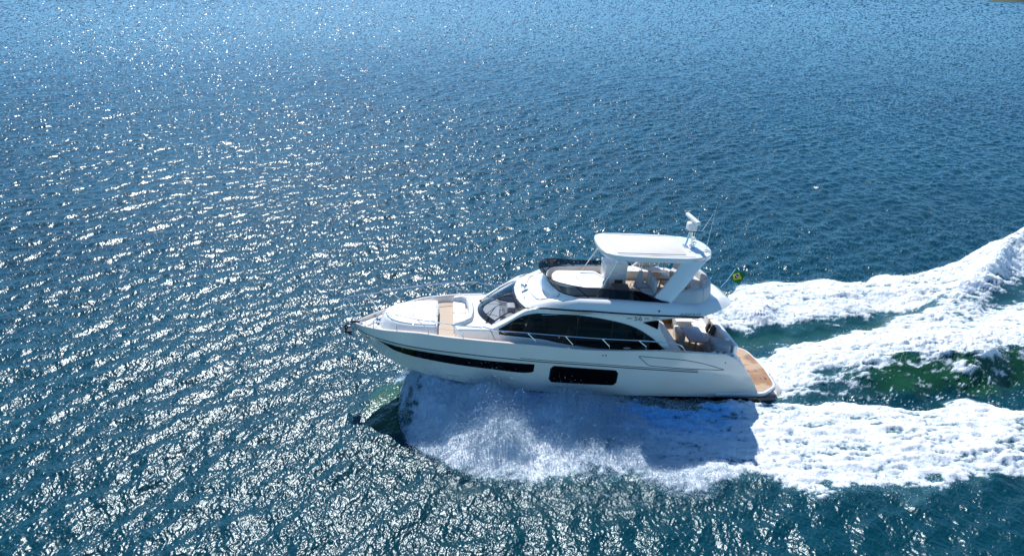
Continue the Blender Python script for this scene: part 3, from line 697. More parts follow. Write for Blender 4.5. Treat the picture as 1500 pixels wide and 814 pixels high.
# starboard rail and settee along the far side
sr = MB()
sr.tube([(5.1, -1.45, 4.05), (5.1, -1.45, 4.62), (5.0, -1.45, 4.68), (3.5, -1.45, 4.68), (3.4, -1.45, 4.62), (3.4, -1.45, 4.05)], 0.02, 6)
for x in (4.55, 4.2, 3.8): sr.tube([(x, -1.45, 4.05), (x, -1.45, 4.67)], 0.016, 6)
sr.tube([(4.2, -1.1, 4.05), (4.2, -1.1, 4.72), (4.1, -1.1, 4.78), (3.35, -1.1, 4.78), (3.25, -1.1, 4.7), (3.25, -1.1, 4.05)], 0.02, 6)
sr.build('stair_rail', M['steel'], yacht)
so = MB().pad(round_corners([(5.0, -1.62), (5.0, -1.0), (3.3, -0.95), (3.3, -1.62)], 0.08), 4.0, 4.36, 0.05)
so.build('side_settee', M['vinyl'], yacht, smooth=60)
MB().pad(round_corners([(4.0, -0.55), (4.0, 0.25), (3.35, 0.25), (3.35, -0.55)], 0.08), 4.5, 4.55, 0.02).build('fly_table', M['table_wood'], yacht)
MB().tube([(3.68, -0.15, 4.0), (3.68, -0.15, 4.52)], 0.05, 8).build('table_leg', M['steel'], yacht)
# aft U sofa
us = MB()
U = [(3.75, 1.52), (3.2, 1.60), (2.75, 1.55), (2.32, 1.22), (2.02, 0.75), (1.92, 0.2), (1.92, -0.2), (2.02, -0.75), (2.32, -1.22), (2.75, -1.5)]
tq = np.linspace(0, 9, 60); ux = np.interp(tq, range(10), [p[0] for p in U]); uy = np.interp(tq, range(10), [p[1] for p in U])
ker = np.ones(5)/5
ux = np.convolve(np.pad(ux, 2, 'edge'), ker, 'valid'); uy = np.convolve(np.pad(uy, 2, 'edge'), ker, 'valid')
Pu = []
for i in range(60):
    tx, ty = np.gradient(ux)[i], np.gradient(uy)[i]; L = math.hypot(tx, ty); nx, ny = -ty/L, tx/L
    if (ux[i] - 3.6)*nx + uy[i]*ny < 0: nx, ny = -nx, -ny
    top = 4.60 + 0.10*min(1, i/12) 
    sec = [(-0.62, 4.02), (-0.62, 4.36), (-0.57, 4.41), (-0.16, 4.42), (-0.13, top - 0.06), (-0.08, top), (0.05, top), (0.11, top - 0.06), (0.18, 4.15), (0.18, 4.05)]
    Pu.append([(ux[i] + nx*a, uy[i] + ny*a, z) for a, z in sec])
us.grid(np.array(Pu)); kk = len(Pu[0])
us.f.append(tuple(range(kk))); us.m.append(0); us.f.append(tuple(59*kk + i for i in reversed(range(kk)))); us.m.append(0)
usofa = us.build('aft_fly_sofa', principled('sofa_silver', (0.52, 0.52, 0.52), 0.55, noise=0.05, bump=0.3, bscale=40), yacht, smooth=50)
for i in (16, 30, 44):
    a, b = Pu[i][5], Pu[i][8]
    MB().tube([np.array(Pu[i][4]) + [0, 0, .004], np.array(Pu[i][5]) + [0, 0, .004], np.array(Pu[i][6]) + [0, 0, .004], Pu[i][7], Pu[i][8]], 0.008, 5).build('sofa_seam', M['groove'], usofa)
MB().pad(round_corners([(2.9, 0.3), (2.9, 0.75), (2.78, 0.78), (2.78, 0.3)], 0.05), 4.42, 4.78, 0.05).build('back_cushion', M['vinyl'], usofa, smooth=60)
MB().pad(round_corners([(3.3, 1.1), (3.7, 1.1), (3.7, 1.0), (3.3, 1.0)], 0.04), 4.42, 4.72, 0.05).build('back_cushion', M['vinyl'], usofa, smooth=60)

# ---- hardtop
ho = [(6.52, 0.0), (6.49, 0.7), (6.40, 1.15), (6.12, 1.47), (5.6, 1.58), (4.5, 1.62), (3.2, 1.58), (2.6, 1.40), (2.18, 1.08), (2.0, 0.6), (1.95, 0.0)]
ho = ho + [(x, -y) for x, y in ho[-2:0:-1]]
ho = ccw([(x, y*0.865) for x, y in ho])
# resample smooth
def smooth_closed(pts, n):
    P = np.array(pts + pts[:1], float); s_ = np.concatenate([[0], np.cumsum(np.linalg.norm(np.diff(P, axis=0), axis=1))])
    q = np.linspace(0, s_[-1], n, endpoint=False); X = np.interp(q, s_, P[:, 0]); Y = np.interp(q, s_, P[:, 1])
    for _ in range(3):
        X = (np.roll(X, 1) + X*2 + np.roll(X, -1))/4; Y = (np.roll(Y, 1) + Y*2 + np.roll(Y, -1))/4
    return list(zip(X, Y))
ho = smooth_closed(ho, 110)
zh = lambda x, y: 0.012*(x - 4) - 0.02*y*y
ht = MB().pad(ho, 5.67, 5.90, 0.04, 4, rb=0.10, zf=zh).build('hardtop', M['gelcoat'], yacht, smooth=50)
pn = round_corners([(5.92, -1.07), (5.92, 1.07), (3.2, 1.0), (3.2, -1.0)], 0.03)
MB().pad(pn, 5.89, 5.907, 0.006, 2, zf=lambda x, y: 0.012*(x - 4) - 0.02*y*y*0.5).build('sunroof', M['beige'], ht)
for sgn in (1, -1):
    MB().tube([(x, sgn*1.20, 5.899 + 0.012*(x - 4) - 0.02*1.44) for x in np.linspace(2.9, 5.9, 16)], 0.014, 5).build('gutter_line', M['vinyl_grey'], ht)
    # raked arch leg
    lg = MB(); prof = [(4.62, 4.20), (3.80, 4.12), (2.55, 5.86), (3.35, 5.88)]
    y0b, y0t = 1.785, 1.34
    v = []
    nn = 10
    for t in np.linspace(0, 1, nn):
        zz_ = 4.16 + (5.75 - 4.16)*t
        xa = 4.62 + (3.35 - 4.62)*t - 0.10*math.sin(math.pi*t)*0.5 + 0.14*max(0, t - 0.75)**1*1.5; xb2 = 3.80 + (2.55 - 3.80)*t - 0.05*math.sin(math.pi*t) - 0.25*max(0, t - 0.8)
        yo = y0b + (y0t - y0b)*t; th = 0.11
        v.append([(xa, sgn*(yo - 0.03), zz_), (xa - 0.05, sgn*yo, zz_), (xb2 + 0.05, sgn*yo, zz_), (xb2, sgn*(yo - 0.03), zz_), (xb2, sgn*(yo - th), zz_), (xa, sgn*(yo - th), zz_)])
    lg.grid(np.array(v), wrap=True)
    lg.build('arch_leg', M['gelcoat'], ht, smooth=35)
    MB().tube([(6.66, sgn*1.44, 4.16), (5.88, sgn*1.20, 5.73)], 0.024, 8).build('strut', M['steel'], ht)
# radar mast
ms = MB()
ms.tube([(2.95, 0.05, 6.0), (2.78, -0.05, 6.62)], 0.04, 8); ms.tube([(2.68, 0.10, 6.0), (2.74, 0.0, 6.62)], 0.03, 8); ms.tube([(2.62, -0.25, 6.0), (2.72, -0.1, 6.55)], 0.025, 8)
ms.box((2.62, -0.26, 6.60), (2.96, 0.06, 6.63)); ms.box((2.86, -0.12, 5.99), (3.02, 0.14, 6.03)); ms.box((2.58, -0.06, 5.99), (2.76, 0.2, 6.03))
ms.box((2.3, 0.0, 6.60), (2.75, 0.05, 6.64)); mast = ms.build('radar_mast', M['steel'], yacht)
rd = MB().pad(round_corners([(2.94, -0.28), (2.94, 0.08), (2.56, 0.08), (2.56, -0.28)], 0.1), 6.63, 6.96, 0.09, rb=0.05); rd.build('radar_pedestal', M['gelcoat'], mast, smooth=60)
ra = MB().pad(round_corners([(2.84, -0.78), (2.80, 0.50), (2.64, 0.50), (2.68, -0.78)], 0.05), 7.02, 7.15, 0.04, rb=0.03); ra.tube([(2.74, -0.12, 6.95), (2.74, -0.12, 7.05)], 0.08, 10); ra.build('radar_array', M['gelcoat'], mast, smooth=60)
for x, y, z0, z1, l in ((2.35, 0.02, 6.62, 7.35, 0.35), (2.2, 0.35, 6.0, 7.9, 0.15), (2.42, -0.55, 6.0, 7.2, 0.1)):
    MB().tube([(x, y, z0), (x - l*0.5, y - 0.02, (z0+z1)/2), (x - l, y - 0.05, z1)], [0.012, 0.009, 0.005], 5).build('whip_antenna', M['gelcoat'], mast)
for x, y, r_ in ((2.5, -0.3, 0.07), (2.38, -0.62, 0.09), (2.95, 0.55, 0.035), (2.3, 0.55, 0.04)):
    MB().ball((x, y, 6.06 if r_ < 0.08 else 6.1), r_, 10, sc=(1, 1, 0.8)).build('gps_dome', M['gelcoat'], mast, smooth=60)
MB().tube([(2.25, 0.45, 6.03), (2.15, 0.75, 6.06), (2.2, 0.9, 6.04)], 0.015).build('horn_trumpet', M['steel'], mast)
mast.location.z = -0.11

# ---- rails
def rail_tube(name, pts, r=0.021): return MB().tube(pts, r, 6).build(name, M['steel'], yacht)
def smooth_path(pts, n=6):
    P = [np.array(p, float) for p in pts]; out = []
    for i in range(len(P) - 1):
        p0 = P[max(i-1, 0)]; p1 = P[i]; p2 = P[i+1]; p3 = P[min(i+2, len(P)-1)]
        for t in np.linspace(0, 1, n, endpoint=False):
            out.append(0.5*((2*p1) + (-p0+p2)*t + (2*p0-5*p1+4*p2-p3)*t*t + (-p0+3*p1-3*p2+p3)*t**3))
    out.append(P[-1]); return out
for sgn in (1, -1):
    top = []
    posts = [14.15, 12.95, 11.65]
    for x in ([16.22] if sgn < 0 else []): top.append((16.2, -0.34, 3.22))
    for x in ((15.6, 15.1) if sgn < 0 else ()) : top.append((x, sgn*(float(f_shy(min(x, 15.4))) - 0.0), 3.25))
    for x in (14.62, 13.4, 12.05, 10.97): top.append((x, sgn*(float(f_shy(x)) - 0.02), 3.26 - 0.01*(14.6 - x)))
    end = [(10.62, sgn*2.03, 3.12), (10.45, sgn*2.06, 2.70)] if True else []
    path = smooth_path(top)
    rail = rail_tube('bow_rail', path)
    for xb in posts + ([15.05] if sgn < 0 else []):
        yb = float(f_shy(xb)) - 0.06; zb_ = float(f_shz(xb))
        xt = xb + 0.45 if xb < 15 else xb + 0.4
        yt = float(f_shy(min(xt, 15.4))) - 0.02
        MB().tube([(xb, sgn*yb, zb_), (xb + 0.03, sgn*yb, zb_ + 0.20), (xt, sgn*yt, 3.25 - 0.01*(14.6 - xt))], 0.016, 6).build('stanchion', M['steel'], rail)
    mid = [(x, sgn*(float(f_shy(x)) - 0.04), float(f_shz(x)) + 0.28) for x in (15.5, 14.9, 14.3, 13.0, 11.8)]
    MB().tube(smooth_path(mid), 0.006, 5).build('guard_wire', M['steel'], rail)
    if sgn > 0:
        for xb in (15.45, 15.1):
            MB().tube([(xb, sgn*(float(f_shy(xb)) - 0.06), float(f_shz(xb))), (xb - 0.02, sgn*(float(f_shy(xb)) - 0.1), float(f_shz(xb)) + 0.3)], 0.013, 6).build('stanchion', M['steel'], rail)
    else:
        MB().tube(smooth_path([(16.2, -0.34, 3.22), (16.36, -0.22, 2.98), (16.22, -0.14, 2.70), (15.85, -0.10, 2.36)]), 0.017, 6).build('pulpit_loop', M['steel'], rail)
        MB().tube(smooth_path([(16.2, -0.30, 3.2), (15.95, -0.1, 2.9), (15.6, -0.12, 2.4)]), 0.015, 6).build('pulpit_brace', M['steel'], rail)
    # side deck rail
    tops = [(10.95, 3.22), (10.35, 3.10), (9.25, 3.06), (7.85, 2.97), (6.43, 2.88), (4.88, 2.80), (3.8, 2.71), (3.3, 2.60), (3.08, 2.36)]
    path = smooth_path([(x, sgn*(float(f_shy(x)) - 0.10), z) for x, z in tops])
    rl = rail_tube('side_rail', path)
    for xb in (8.95, 7.52, 6.1, 4.66):
        yb = float(f_shy(xb)) - 0.07; zb_ = float(f_shz(xb)); xt = xb + 0.33; zt = float(np.interp(xt, [a for a, _ in tops][::-1], [b for _, b in tops][::-1]))
        MB().tube([(xb, sgn*yb, zb_), (xb + 0.01, sgn*yb, zb_ + 0.17), (xt, sgn*(float(f_shy(xt)) - 0.10), zt)], 0.015, 6).build('stanchion', M['steel'], rl)

# ---- aft cockpit
cs = MB().prism([(3.95, -1.98), (3.95, 1.98), (1.0, 1.98), (1.0, -1.98)], 1.44, 1.50).build('cockpit_sole', M['teak'], yacht, smooth=0)
for sgn in (1, -1):   # inner walls of the cockpit
    MB().side_prism([(3.95, 1.46), (1.1, 1.46), (1.1, 1.98), (1.6, 2.16), (3.3, 2.28), (3.95, 2.30)], sgn*1.97, sgn*2.03).build('cockpit_wall', M['gelcoat'], yacht, smooth=0)
    MB().box((1.2, sgn*1.955 - 0.012, 1.5), (3.9, sgn*1.955 + 0.012, 1.72)).build('kick_panel', M['wood_panel'], yacht, smooth=0)
MB().box((3.02, -1.96, 1.5), (3.95, -1.2, 2.30)).build('stair_block', M['gelcoat'], yacht, smooth=0)
# bulkhead below the fly overhang on the far side
MB().side_prism([(3.95, 1.5), (3.95, 3.6), (3.75, 3.6), (3.4, 2.3), (3.4, 1.5)], -1.95, -1.90).build('wing_wall', M['gelcoat'], yacht, smooth=0)
# cockpit sofa
cso = MB().pad(round_corners([(1.62, -1.55), (1.62, 1.2), (0.85, 1.2), (0.85, -1.55)], 0.1), 1.5, 1.86, 0.04).build('cockpit_sofa', M['gelcoat'], yacht)
for y0, y1 in ((-1.5, -0.62), (-0.61, 0.28), (0.29, 1.16)):
    MB().pad(round_corners([(1.66, y0), (1.66, y1), (1.02, y1), (1.02, y0)], 0.09), 1.85, 1.99, 0.05).build('seat_cushion', M['vinyl'], cso, smooth=60)
    MB().pad(round_corners([(1.08, y0), (1.08, y1), (0.86, y1), (0.86, y0)], 0.08), 1.95, 2.42, 0.07, zf=lambda x, y: 0).build('backrest', M['vinyl'], cso, smooth=60)
MB().pad(round_corners([(2.3, -1.75), (2.3, -1.1), (1.5, -1.1), (1.5, -1.75)], 0.08), 1.5, 2.02, 0.06).build('side_seat', M['vinyl'], cso, smooth=60)
MB().pad(round_corners([(0.86, -1.75), (0.86, 1.62), (0.66, 1.55), (0.66, -1.68)], 0.05), 1.85, 2.30, 0.05).build('aft_coaming', M['gelcoat'], cso, smooth=50)
cu = MB().pad(round_corners([(1.62, 0.78), (1.62, 1.42), (0.98, 1.62), (0.86, 1.4), (0.9, 0.8)], 0.12), 1.95, 2.30, 0.1).build('corner_backrest', M['vinyl_grey'], cso, smooth=60)
# cockpit table
tb = MB().pad(round_corners([(2.42, -0.42), (2.42, 0.95), (1.78, 1.02), (1.62, 0.85), (1.62, -0.42)], [0.12, 0.05, 0.08, 0.08, 0.12]), 2.09, 2.13, 0.015).build('cockpit_table', M['table_wood'], yacht)
MB().tube([(2.02, -0.05, 1.5), (2.02, -0.05, 2.09)], 0.05, 8).build('table_leg', M['steel'], tb); MB().tube([(2.02, 0.62, 1.5), (2.02, 0.62, 2.09)], 0.05, 8).build('table_leg', M['steel'], tb)
MB().pad(round_corners([(2.5, -0.9), (2.5, 0.15), (2.3, 0.15), (2.3, -0.9)], 0.06), 1.5, 1.95, 0.05).build('island_seat', M['vinyl'], yacht, smooth=60)

# ---- lettering
def lettering(name, body, size, to_pt, mat, parent, extrude=0.0):
    c = bpy.data.curves.new(name, 'FONT'); c.body = body; c.size = size; c.align_x = 'CENTER'; c.resolution_u = 3
    o = bpy.data.objects.new(name + '_tmp', c); COL.objects.link(o)
    dg = bpy.context.evaluated_depsgraph_get(); me = bpy.data.meshes.new_from_object(o.evaluated_get(dg))
    COL.objects.unlink(o); bpy.data.objects.remove(o); bpy.data.curves.remove(c)
    me.name = name
    for v in me.vertices: v.co = to_pt(v.co.x, v.co.y)
    me.materials.clear(); me.materials.append(mat)
    q = bpy.data.objects.new(name, me); COL.objects.link(q); q.parent = parent; return q
side_l = [o for o in yacht.children if o.name.startswith('cabin_side')]
num_m = principled('number_grey', (0.10, 0.11, 0.13), 0.3)
for sgn in (1, -1):
    # the number sits on the cornice between window and flybridge
    lettering('number', '56', 0.27, lambda u, v: (4.98 - sgn*u*1.25, sgn*(cab_y(4.98, 3.45) + 0.02 + 0.0), 3.42 + v), num_m, side_l[0 if sgn > 0 else -1])
    MB().box((5.22, sgn*1.772 - 0.006, 3.505), (5.42, sgn*1.772 + 0.006, 3.525)).build('number_dash', num_m, side_l[0 if sgn > 0 else -1], smooth=0)
    MB().box((4.54, sgn*1.772 - 0.006, 3.505), (4.74, sgn*1.772 + 0.006, 3.525)).build('number_dash', num_m, side_l[0 if sgn > 0 else -1], smooth=0)
    def on_fly(u, v):
        x = 3.12 - sgn*u*1.75; k = 0.02 + 0.62*(0.30 + v*2.2)
        return (x, sgn*(2.262 - 0.030 - v*0.20 + 0.008), 3.845 + 0.36*0.15 + v*0.85)
    lettering('maker_name', 'AZIMUT', 0.13, on_fly, num_m, fly)
MB().ball((4.35, 2.175, 4.03), 0.035, 8).build('fly_port_light', M['black'], fly)

# ---- flag
flag = empty('ensign_flag', (0, 0, 0)); flag.parent = None
flag.matrix_world = yacht.matrix_basis
flag.location = yacht.location; flag.rotation_euler = yacht.rotation_euler
tag(flag, 'green and yellow national flag on a slanted staff behind the flybridge', 'flag')
MB().tube([(1.02, -0.28, 4.02), (0.80, -0.30, 4.30), (0.52, -0.32, 4.82)], [0.02, 0.018, 0.016], 6).build('staff', M['steel'], flag)
fb = MB(); nu_, nv_ = 61, 43
p0 = np.array([0.535, -0.32, 4.78]); p1 = np.array([0.74, -0.305, 4.40])
Pf = np.zeros((nu_, nv_, 3))
for i in range(nu_):
    for j in range(nv_):
        u, v = i/(nu_-1), j/(nv_-1)
        b = p0*(1-v) + p1*v
        Pf[i, j] = b + np.array([-0.50*u, -0.02 + 0.07*math.sin(u*7 + v*2)*u, -0.10*u - 0.16*u*u*(0.3 + v) + 0.03*math.sin(u*8 + 1)*u])
fb.v = [tuple(q) for q in Pf.reshape(-1, 3)]
for i in range(nu_ - 1):
    for j in range(nv_ - 1):
        u, v = (i + 0.5)/(nu_-1) - 0.5, (j + 0.5)/(nv_-1) - 0.5
        mi = 0; X, Y = u*1.43, v
        if abs(X)/0.60 + abs(Y)/0.385 < 1: mi = 1
        if X*X + Y*Y < 0.225**2:
            mi = 2
            if abs(Y - 0.10*X*2 - 0.0 + 0.35*(X)**2) < 0.022: mi = 3
        fb.f.append((i*nv_ + j, (i+1)*nv_ + j, (i+1)*nv_ + j + 1, i*nv_ + j + 1)); fb.m.append(mi)
fb.build('cloth', [M['flag_green'], M['flag_yellow'], M['flag_blue'], M['flag_white']], flag, smooth=80)
# loose cushions on the cockpit sofa
for i, (x, y, lab) in enumerate(((1.22, -0.30, 'dark charcoal scatter cushion on the aft cockpit sofa, next to the table end'), (1.12, -0.02, 'dark charcoal scatter cushion propped on the cockpit sofa, closest to the stern platform'))):
    c = MB(); n = 12; Pp = []
    for s_ in (1, -1):
        Pp = [[(a, s_*0.075*(1 - (2*a/0.42)**4)*(1 - (2*b/0.42)**4) if abs(a) < 0.21 and abs(b) < 0.21 else 0, b) for b in np.linspace(-0.21, 0.21, n)] for a in np.linspace(-0.21, 0.21, n)]
        c.grid(np.array(Pp))
    o = c.build('scatter_cushion', M['fabric_dark'], None, smooth=80)
    o.matrix_world = Matrix.Identity(4)
    loc = Matrix.Translation(yacht.location) @ yacht.rotation_euler.to_matrix().to_4x4() @ Matrix.Translation((x, y, 2.19)) @ Matrix.Rotation(R(75 + 12*i), 4, 'Z') @ Matrix.Rotation(R(-18), 4, 'X')
    o.matrix_world = loc
    tag(o, lab, 'cushion', 'cushions on the cockpit sofa')

# ================================================================== sea
def spectrum_tile(N, L, lam_p, lam_lo, lam_hi, heading, spread, slope_rms, seed, pw=3.3):
    """one periodic tile of wind sea: height and both slopes"""
    g = np.random.default_rng(seed)
    k1 = 2*np.pi*np.fft.fftfreq(N, L/N); KX, KY = np.meshgrid(k1, k1, indexing='ij'); K = np.hypot(KX, KY); K[0, 0] = 1e-6
    kp = 2*np.pi/lam_p
    Pk = np.exp(-1.0*(kp/K)**2) * K**(-pw)
    Pk *= (1/(1 + np.exp(-(K - 2*np.pi/lam_hi)/(0.15*2*np.pi/lam_hi)))) * (1/(1 + np.exp((K - 2*np.pi/lam_lo)/(0.12*2*np.pi/lam_lo))))
    ang = np.arctan2(KY, KX) - heading
    sp = spread*np.clip(kp/K, 0.25, 1.5)
    D = np.abs(np.cos(ang))**(2*np.clip(sp, 0.4, 20)) + 0.04
    A = np.sqrt(Pk*D); A[0, 0] = 0
    H = A*(g.standard_normal((N, N)) + 1j*g.standard_normal((N, N)))
    h = np.fft.ifft2(H).real; sx = np.fft.ifft2(1j*KX*H).real; sy = np.fft.ifft2(1j*KY*H).real
    s = slope_rms/np.sqrt((sx**2 + sy**2).mean())
    return h*s, sx*s, sy*s

def sample_tile(T, L, x, y):
    N = T.shape[0]; u = (x/L % 1.0)*N; v = (y/L % 1.0)*N
    i = np.floor(u).astype(int); j = np.floor(v).astype(int); fu = (u - i).astype(np.float32); fv = (v - j).astype(np.float32)
    i %= N; j %= N; i1 = (i+1) % N; j1 = (j+1) % N
    return T[i, j]*(1-fu)*(1-fv) + T[i1, j]*fu*(1-fv) + T[i, j1]*(1-fu)*fv + T[i1, j1]*fu*fv

HEAD = R(-29)
tiles = [(spectrum_tile(1024, 93.0, 3.6, 0.7, 14.0, HEAD, 2.2, 0.150, 11), 93.0, 0.0),
         (spectrum_tile(1024, 23.7, 1.1, 0.09, 0.9, HEAD + 0.25, 0.7, 0.20, 12, 2.8), 23.7, 0.4),
         (spectrum_tile(512, 610.0, 16.0, 6.0, 60.0, HEAD + 0.1, 4.0, 0.022, 13), 610.0, 0.15)]
def sea_field(x, y):
    h = np.zeros_like(x); sx = np.zeros_like(x); sy = np.zeros_like(x)
    gust = (np.sin(x*0.061 + 1.7*np.sin(y*0.037) + 0.4) + np.sin(y*0.083 - x*0.045 + 1.3*np.sin(x*0.029)) + np.sin(x*0.013 - y*0.021 + 2))/3      # patches of wind
    for (T, Lt, rot) in tiles:
        c, s = math.cos(rot), math.sin(rot); u, v = c*x + s*y, -s*x + c*y
        a, b, d_ = (sample_tile(q, Lt, u, v) for q in T)
        k_g = 1 + 0.28*gust*(Lt < 30)
        h += a*k_g; sx += (c*b - s*d_)*k_g; sy += (s*b + c*d_)*k_g
    return h, sx, sy

# ---- the wake, drawn on the water plane (metres)
DX = 0.05
X0, X1, Y0, Y1 = -9.0, 66.0, 14.0, 66.0
gx = np.arange(X0, X1, DX); gy = np.arange(Y0, Y1, DX)
GX, GY = np.meshgrid(gx, gy, indexing='ij')
def fbm(seed, lmax, lmin, beta, ax=1.0, ay=1.0):
    g = np.random.default_rng(seed); n, m_ = GX.shape
    kx = np.fft.fftfreq(n, DX)[:, None]*ax; ky = np.fft.rfftfreq(m_, DX)[None, :]*ay
    K = np.hypot(kx, ky); K[0, 0] = 1e-6
    A = K**(-beta/2)*np.exp(-(1/(K*lmax))**2)*np.exp(-(K*lmin)**2); A[0, 0] = 0
    F = np.fft.rfft2(g.standard_normal((n, m_)))*A
    r = np.fft.irfft2(F, s=(n, m_)); return (r/r.std()).astype(np.float32)
def sst(a, b, x):
    t = np.clip((x - a)/(b - a), 0, 1); return t*t*(3 - 2*t)
def curve(pts, x=None):
    f = pchip([p[0] for p in pts], [p[1] for p in pts]); return f(gx)[:, None] if x is None else f(x)
n_edge = fbm(1, 5.0, 0.25, 3.0, 1.0, 1.0); n_edge2 = fbm(2, 1.2, 0.10, 2.4)
n_lump = fbm(3, 1.6, 0.10, 3.2, 0.7, 1.0); n_fine = fbm(4, 0.5, 0.06, 2.4); n_big = fbm(5, 9.0, 1.0, 3.5)
n_streak = fbm(6, 2.5, 0.08, 2.5, 1.15, 0.45)
n_lace = 1 - np.abs(fbm(8, 1.1, 0.07, 2.3))*1.25

n_soft = fbm(21, 7.0, 1.6, 3.2)
YS = GY + 0.28*n_soft; XS = GX
YW = GY + 0.20*n_soft + 0.16*n_edge          # edges wander a little
XW = GX + 0.25*n_edge2
# port bow-wave band
p_in = curve([(-9, 25.6), (-4.6, 25.3), (-2.5, 24.3), (0, 23.75), (3, 23.55), (9.5, 23.35), (13, 23.0), (17, 22.7), (21, 23.0), (30, 24.2), (45, 27.5), (66, 34)])
p_out = curve([(-9, 25), (-4.75, 24.6), (-4.45, 22.6), (-4.1, 21.3), (-3.3, 20.3), (-1.6, 19.2), (0.2, 18.75), (2.0, 19.05), (4, 19.0), (5.8, 18.55), (8.8, 19.0), (10.3, 18.3), (12.7, 18.1), (15.2, 18.7), (17.8, 19.0), (22, 19.2), (30, 20), (45, 23), (66, 29)])
p_out = p_out + (0.35*n_soft + 0.20*n_edge)*np.exp(-((GX + 0.5)/4.0)**2)
s_p = (p_in - YW)/np.maximum(p_in - p_out, 0.05)
inn = sst(-0.02, 0.06, s_p)
gap = np.clip((gx[:, None] - 1.5)/4, 0, 1)*np.clip((10.5 - gx[:, None])/3, 0, 1)       # foam stands off the hull amidships
inn = inn*(1 - gap) + gap*sst(0.08, 0.30, s_p)
out_soft = curve([(-9, 0.03), (-4, 0.03), (-1, 0.10), (2, 0.16), (6, 0.12), (12, 0.08), (20, 0.07), (66, 0.07)])
cov_p = inn*(1 - sst(1 - out_soft, 1 + out_soft, s_p))*sst(-5.0, -3.9, XW + 0.30*n_edge + 0.10*n_lump)
A_p = curve([(-9, 0), (-5.0, 0.15), (-4.2, 0.80), (-3.2, 1.20), (-1, 1.25), (1.5, 1.05), (5, 0.62), (9, 0.45), (14, 0.42), (22, 0.5), (40, 0.4), (66, 0.3)])
t_p = (p_in - YS)/np.maximum(p_in - p_out, 0.05)
g_b = np.exp(-((GX + 0.8)/3.5)**2)
pk = 0.20 + 0.07*g_b
prof_p = sst(-0.08, pk, t_p)*(1 - (0.72 - 0.14*g_b)*sst(pk, 0.86, t_p))*(1 - sst(0.70, 1.10, t_p))
h_p = A_p*(1 + 0.14*np.clip(n_soft, -1.5, 1.5)*sst(8, 2, GX))*prof_p*sst(-5.4, -4.0, GX)
# starboard band
s_in = curve([(-9, 25.2), (-4.6, 25.6), (-2, 27.1), (2, 28.0), (8, 28.6), (10.5, 29.5), (14, 30.1), (17.4, 30.8), (22.7, 32.0), (24.8, 33.4), (30, 36), (40, 41), (66, 52)])
s_out = curve([(-9, 25.6), (-4.8, 26), (-4, 29.6), (-1, 31.6), (4, 32.3), (8, 32.2), (10.9, 33.3), (14.3, 35.7), (17.9, 35.8), (22.2, 36.3), (25.9, 37.9), (30.4, 41), (36, 44.3), (48, 51.5), (66, 61)])
s_s = (YW - s_in)/np.maximum(s_out - s_in, 0.05)
cov_s = sst(-0.12, 0.16, s_s)*(1 - sst(0.95, 1.04, s_s))*sst(-4.9, -4.3, XW)
A_s = curve([(-9, 0), (-5, 0.1), (-4, 0.8), (0, 0.95), (8, 0.6), (16, 0.55), (24, 0.75), (32, 1.1), (40, 1.1), (66, 0.8)])
t_s = (YS - s_in)/np.maximum(s_out - s_in, 0.05)
h_s = A_s*sst(-0.1, 0.45, t_s)*(1 - sst(0.70, 1.10, t_s))*sst(-5.4, -4.0, GX)
# propeller wash behind the stern
yc1 = curve([(-9, 25.4), (9, 25.4), (12, 25.2), (14, 25.35), (18, 25.7), (24, 26.1), (35, 28.2), (66, 37)])
a1 = curve([(-9, 0), (9.6, 0), (11.5, 0.25), (14, 0.70), (17, 1.0), (22, 1.15), (30, 1.25), (45, 1.0), (66, 0.7)])
d1 = YW - yc1
e1 = YS - yc1
h_1 = a1*np.where(e1 < 0, 1 - sst(-0.3, 2.2, -e1), 1 - 0.65*sst(0, 5.0, e1))
yc2 = curve([(-9, 26.8), (9, 26.8), (11, 26.9), (14, 27.5), (17, 28.5), (21.6, 31.2), (25, 33.8), (30, 37.6), (36, 42.3), (50, 50.5), (66, 59)])
a2 = curve([(-9, 0), (9.8, 0), (12, 0.25), (16, 0.45), (22, 0.75), (28, 1.15), (34, 1.35), (45, 1.1), (66, 0.8)])
d2 = YW - yc2
e2 = YS - yc2
h_2 = a2*np.where(e2 < 0, np.exp(-(e2/2.6)**2), np.exp(-(e2/1.1)**2))
wash = sst(-0.25, 0.35, d1)*(1 - sst(0.15, 0.75, d2))*sst(10.2, 11.2, GX)
h_1 = h_1*np.where(YW > yc2, np.exp(-((YW - yc2)/1.0)**2), 1.0)
h_w = np.maximum(h_1, h_2)*sst(9.9, 12.5, GX) + 0.25*np.minimum(h_1, h_2)
# churned start of the wash right under the platform
start = np.exp(-((GX - 11.6)/1.6)**2)*np.exp(-((GY - 25.2)/1.7)**2)
# thin patches inside the wash where streaked water shows through
thin = np.exp(-(((GX - 28.5)/4.2)**2 + ((GY - 34.0 - (GX - 28.5)*0.45)/1.1)**2))
thin2 = np.exp(-(((GX - 12.9)/1.4)**2 + ((GY - 24.9)/0.5)**2))*0.5
cov_w = np.clip(wash + start*0.9, 0, 1)
cov_w = cov_w*(1 - 0.60*thin)
fill = sst(10.3, 11.2, GX)*sst(16.5, 12.8, GX + 0.8*n_soft)*sst(23.25, 24.1, YW)*(d1 < 0.6)*0.80
cov_w = np.maximum(cov_w, fill)
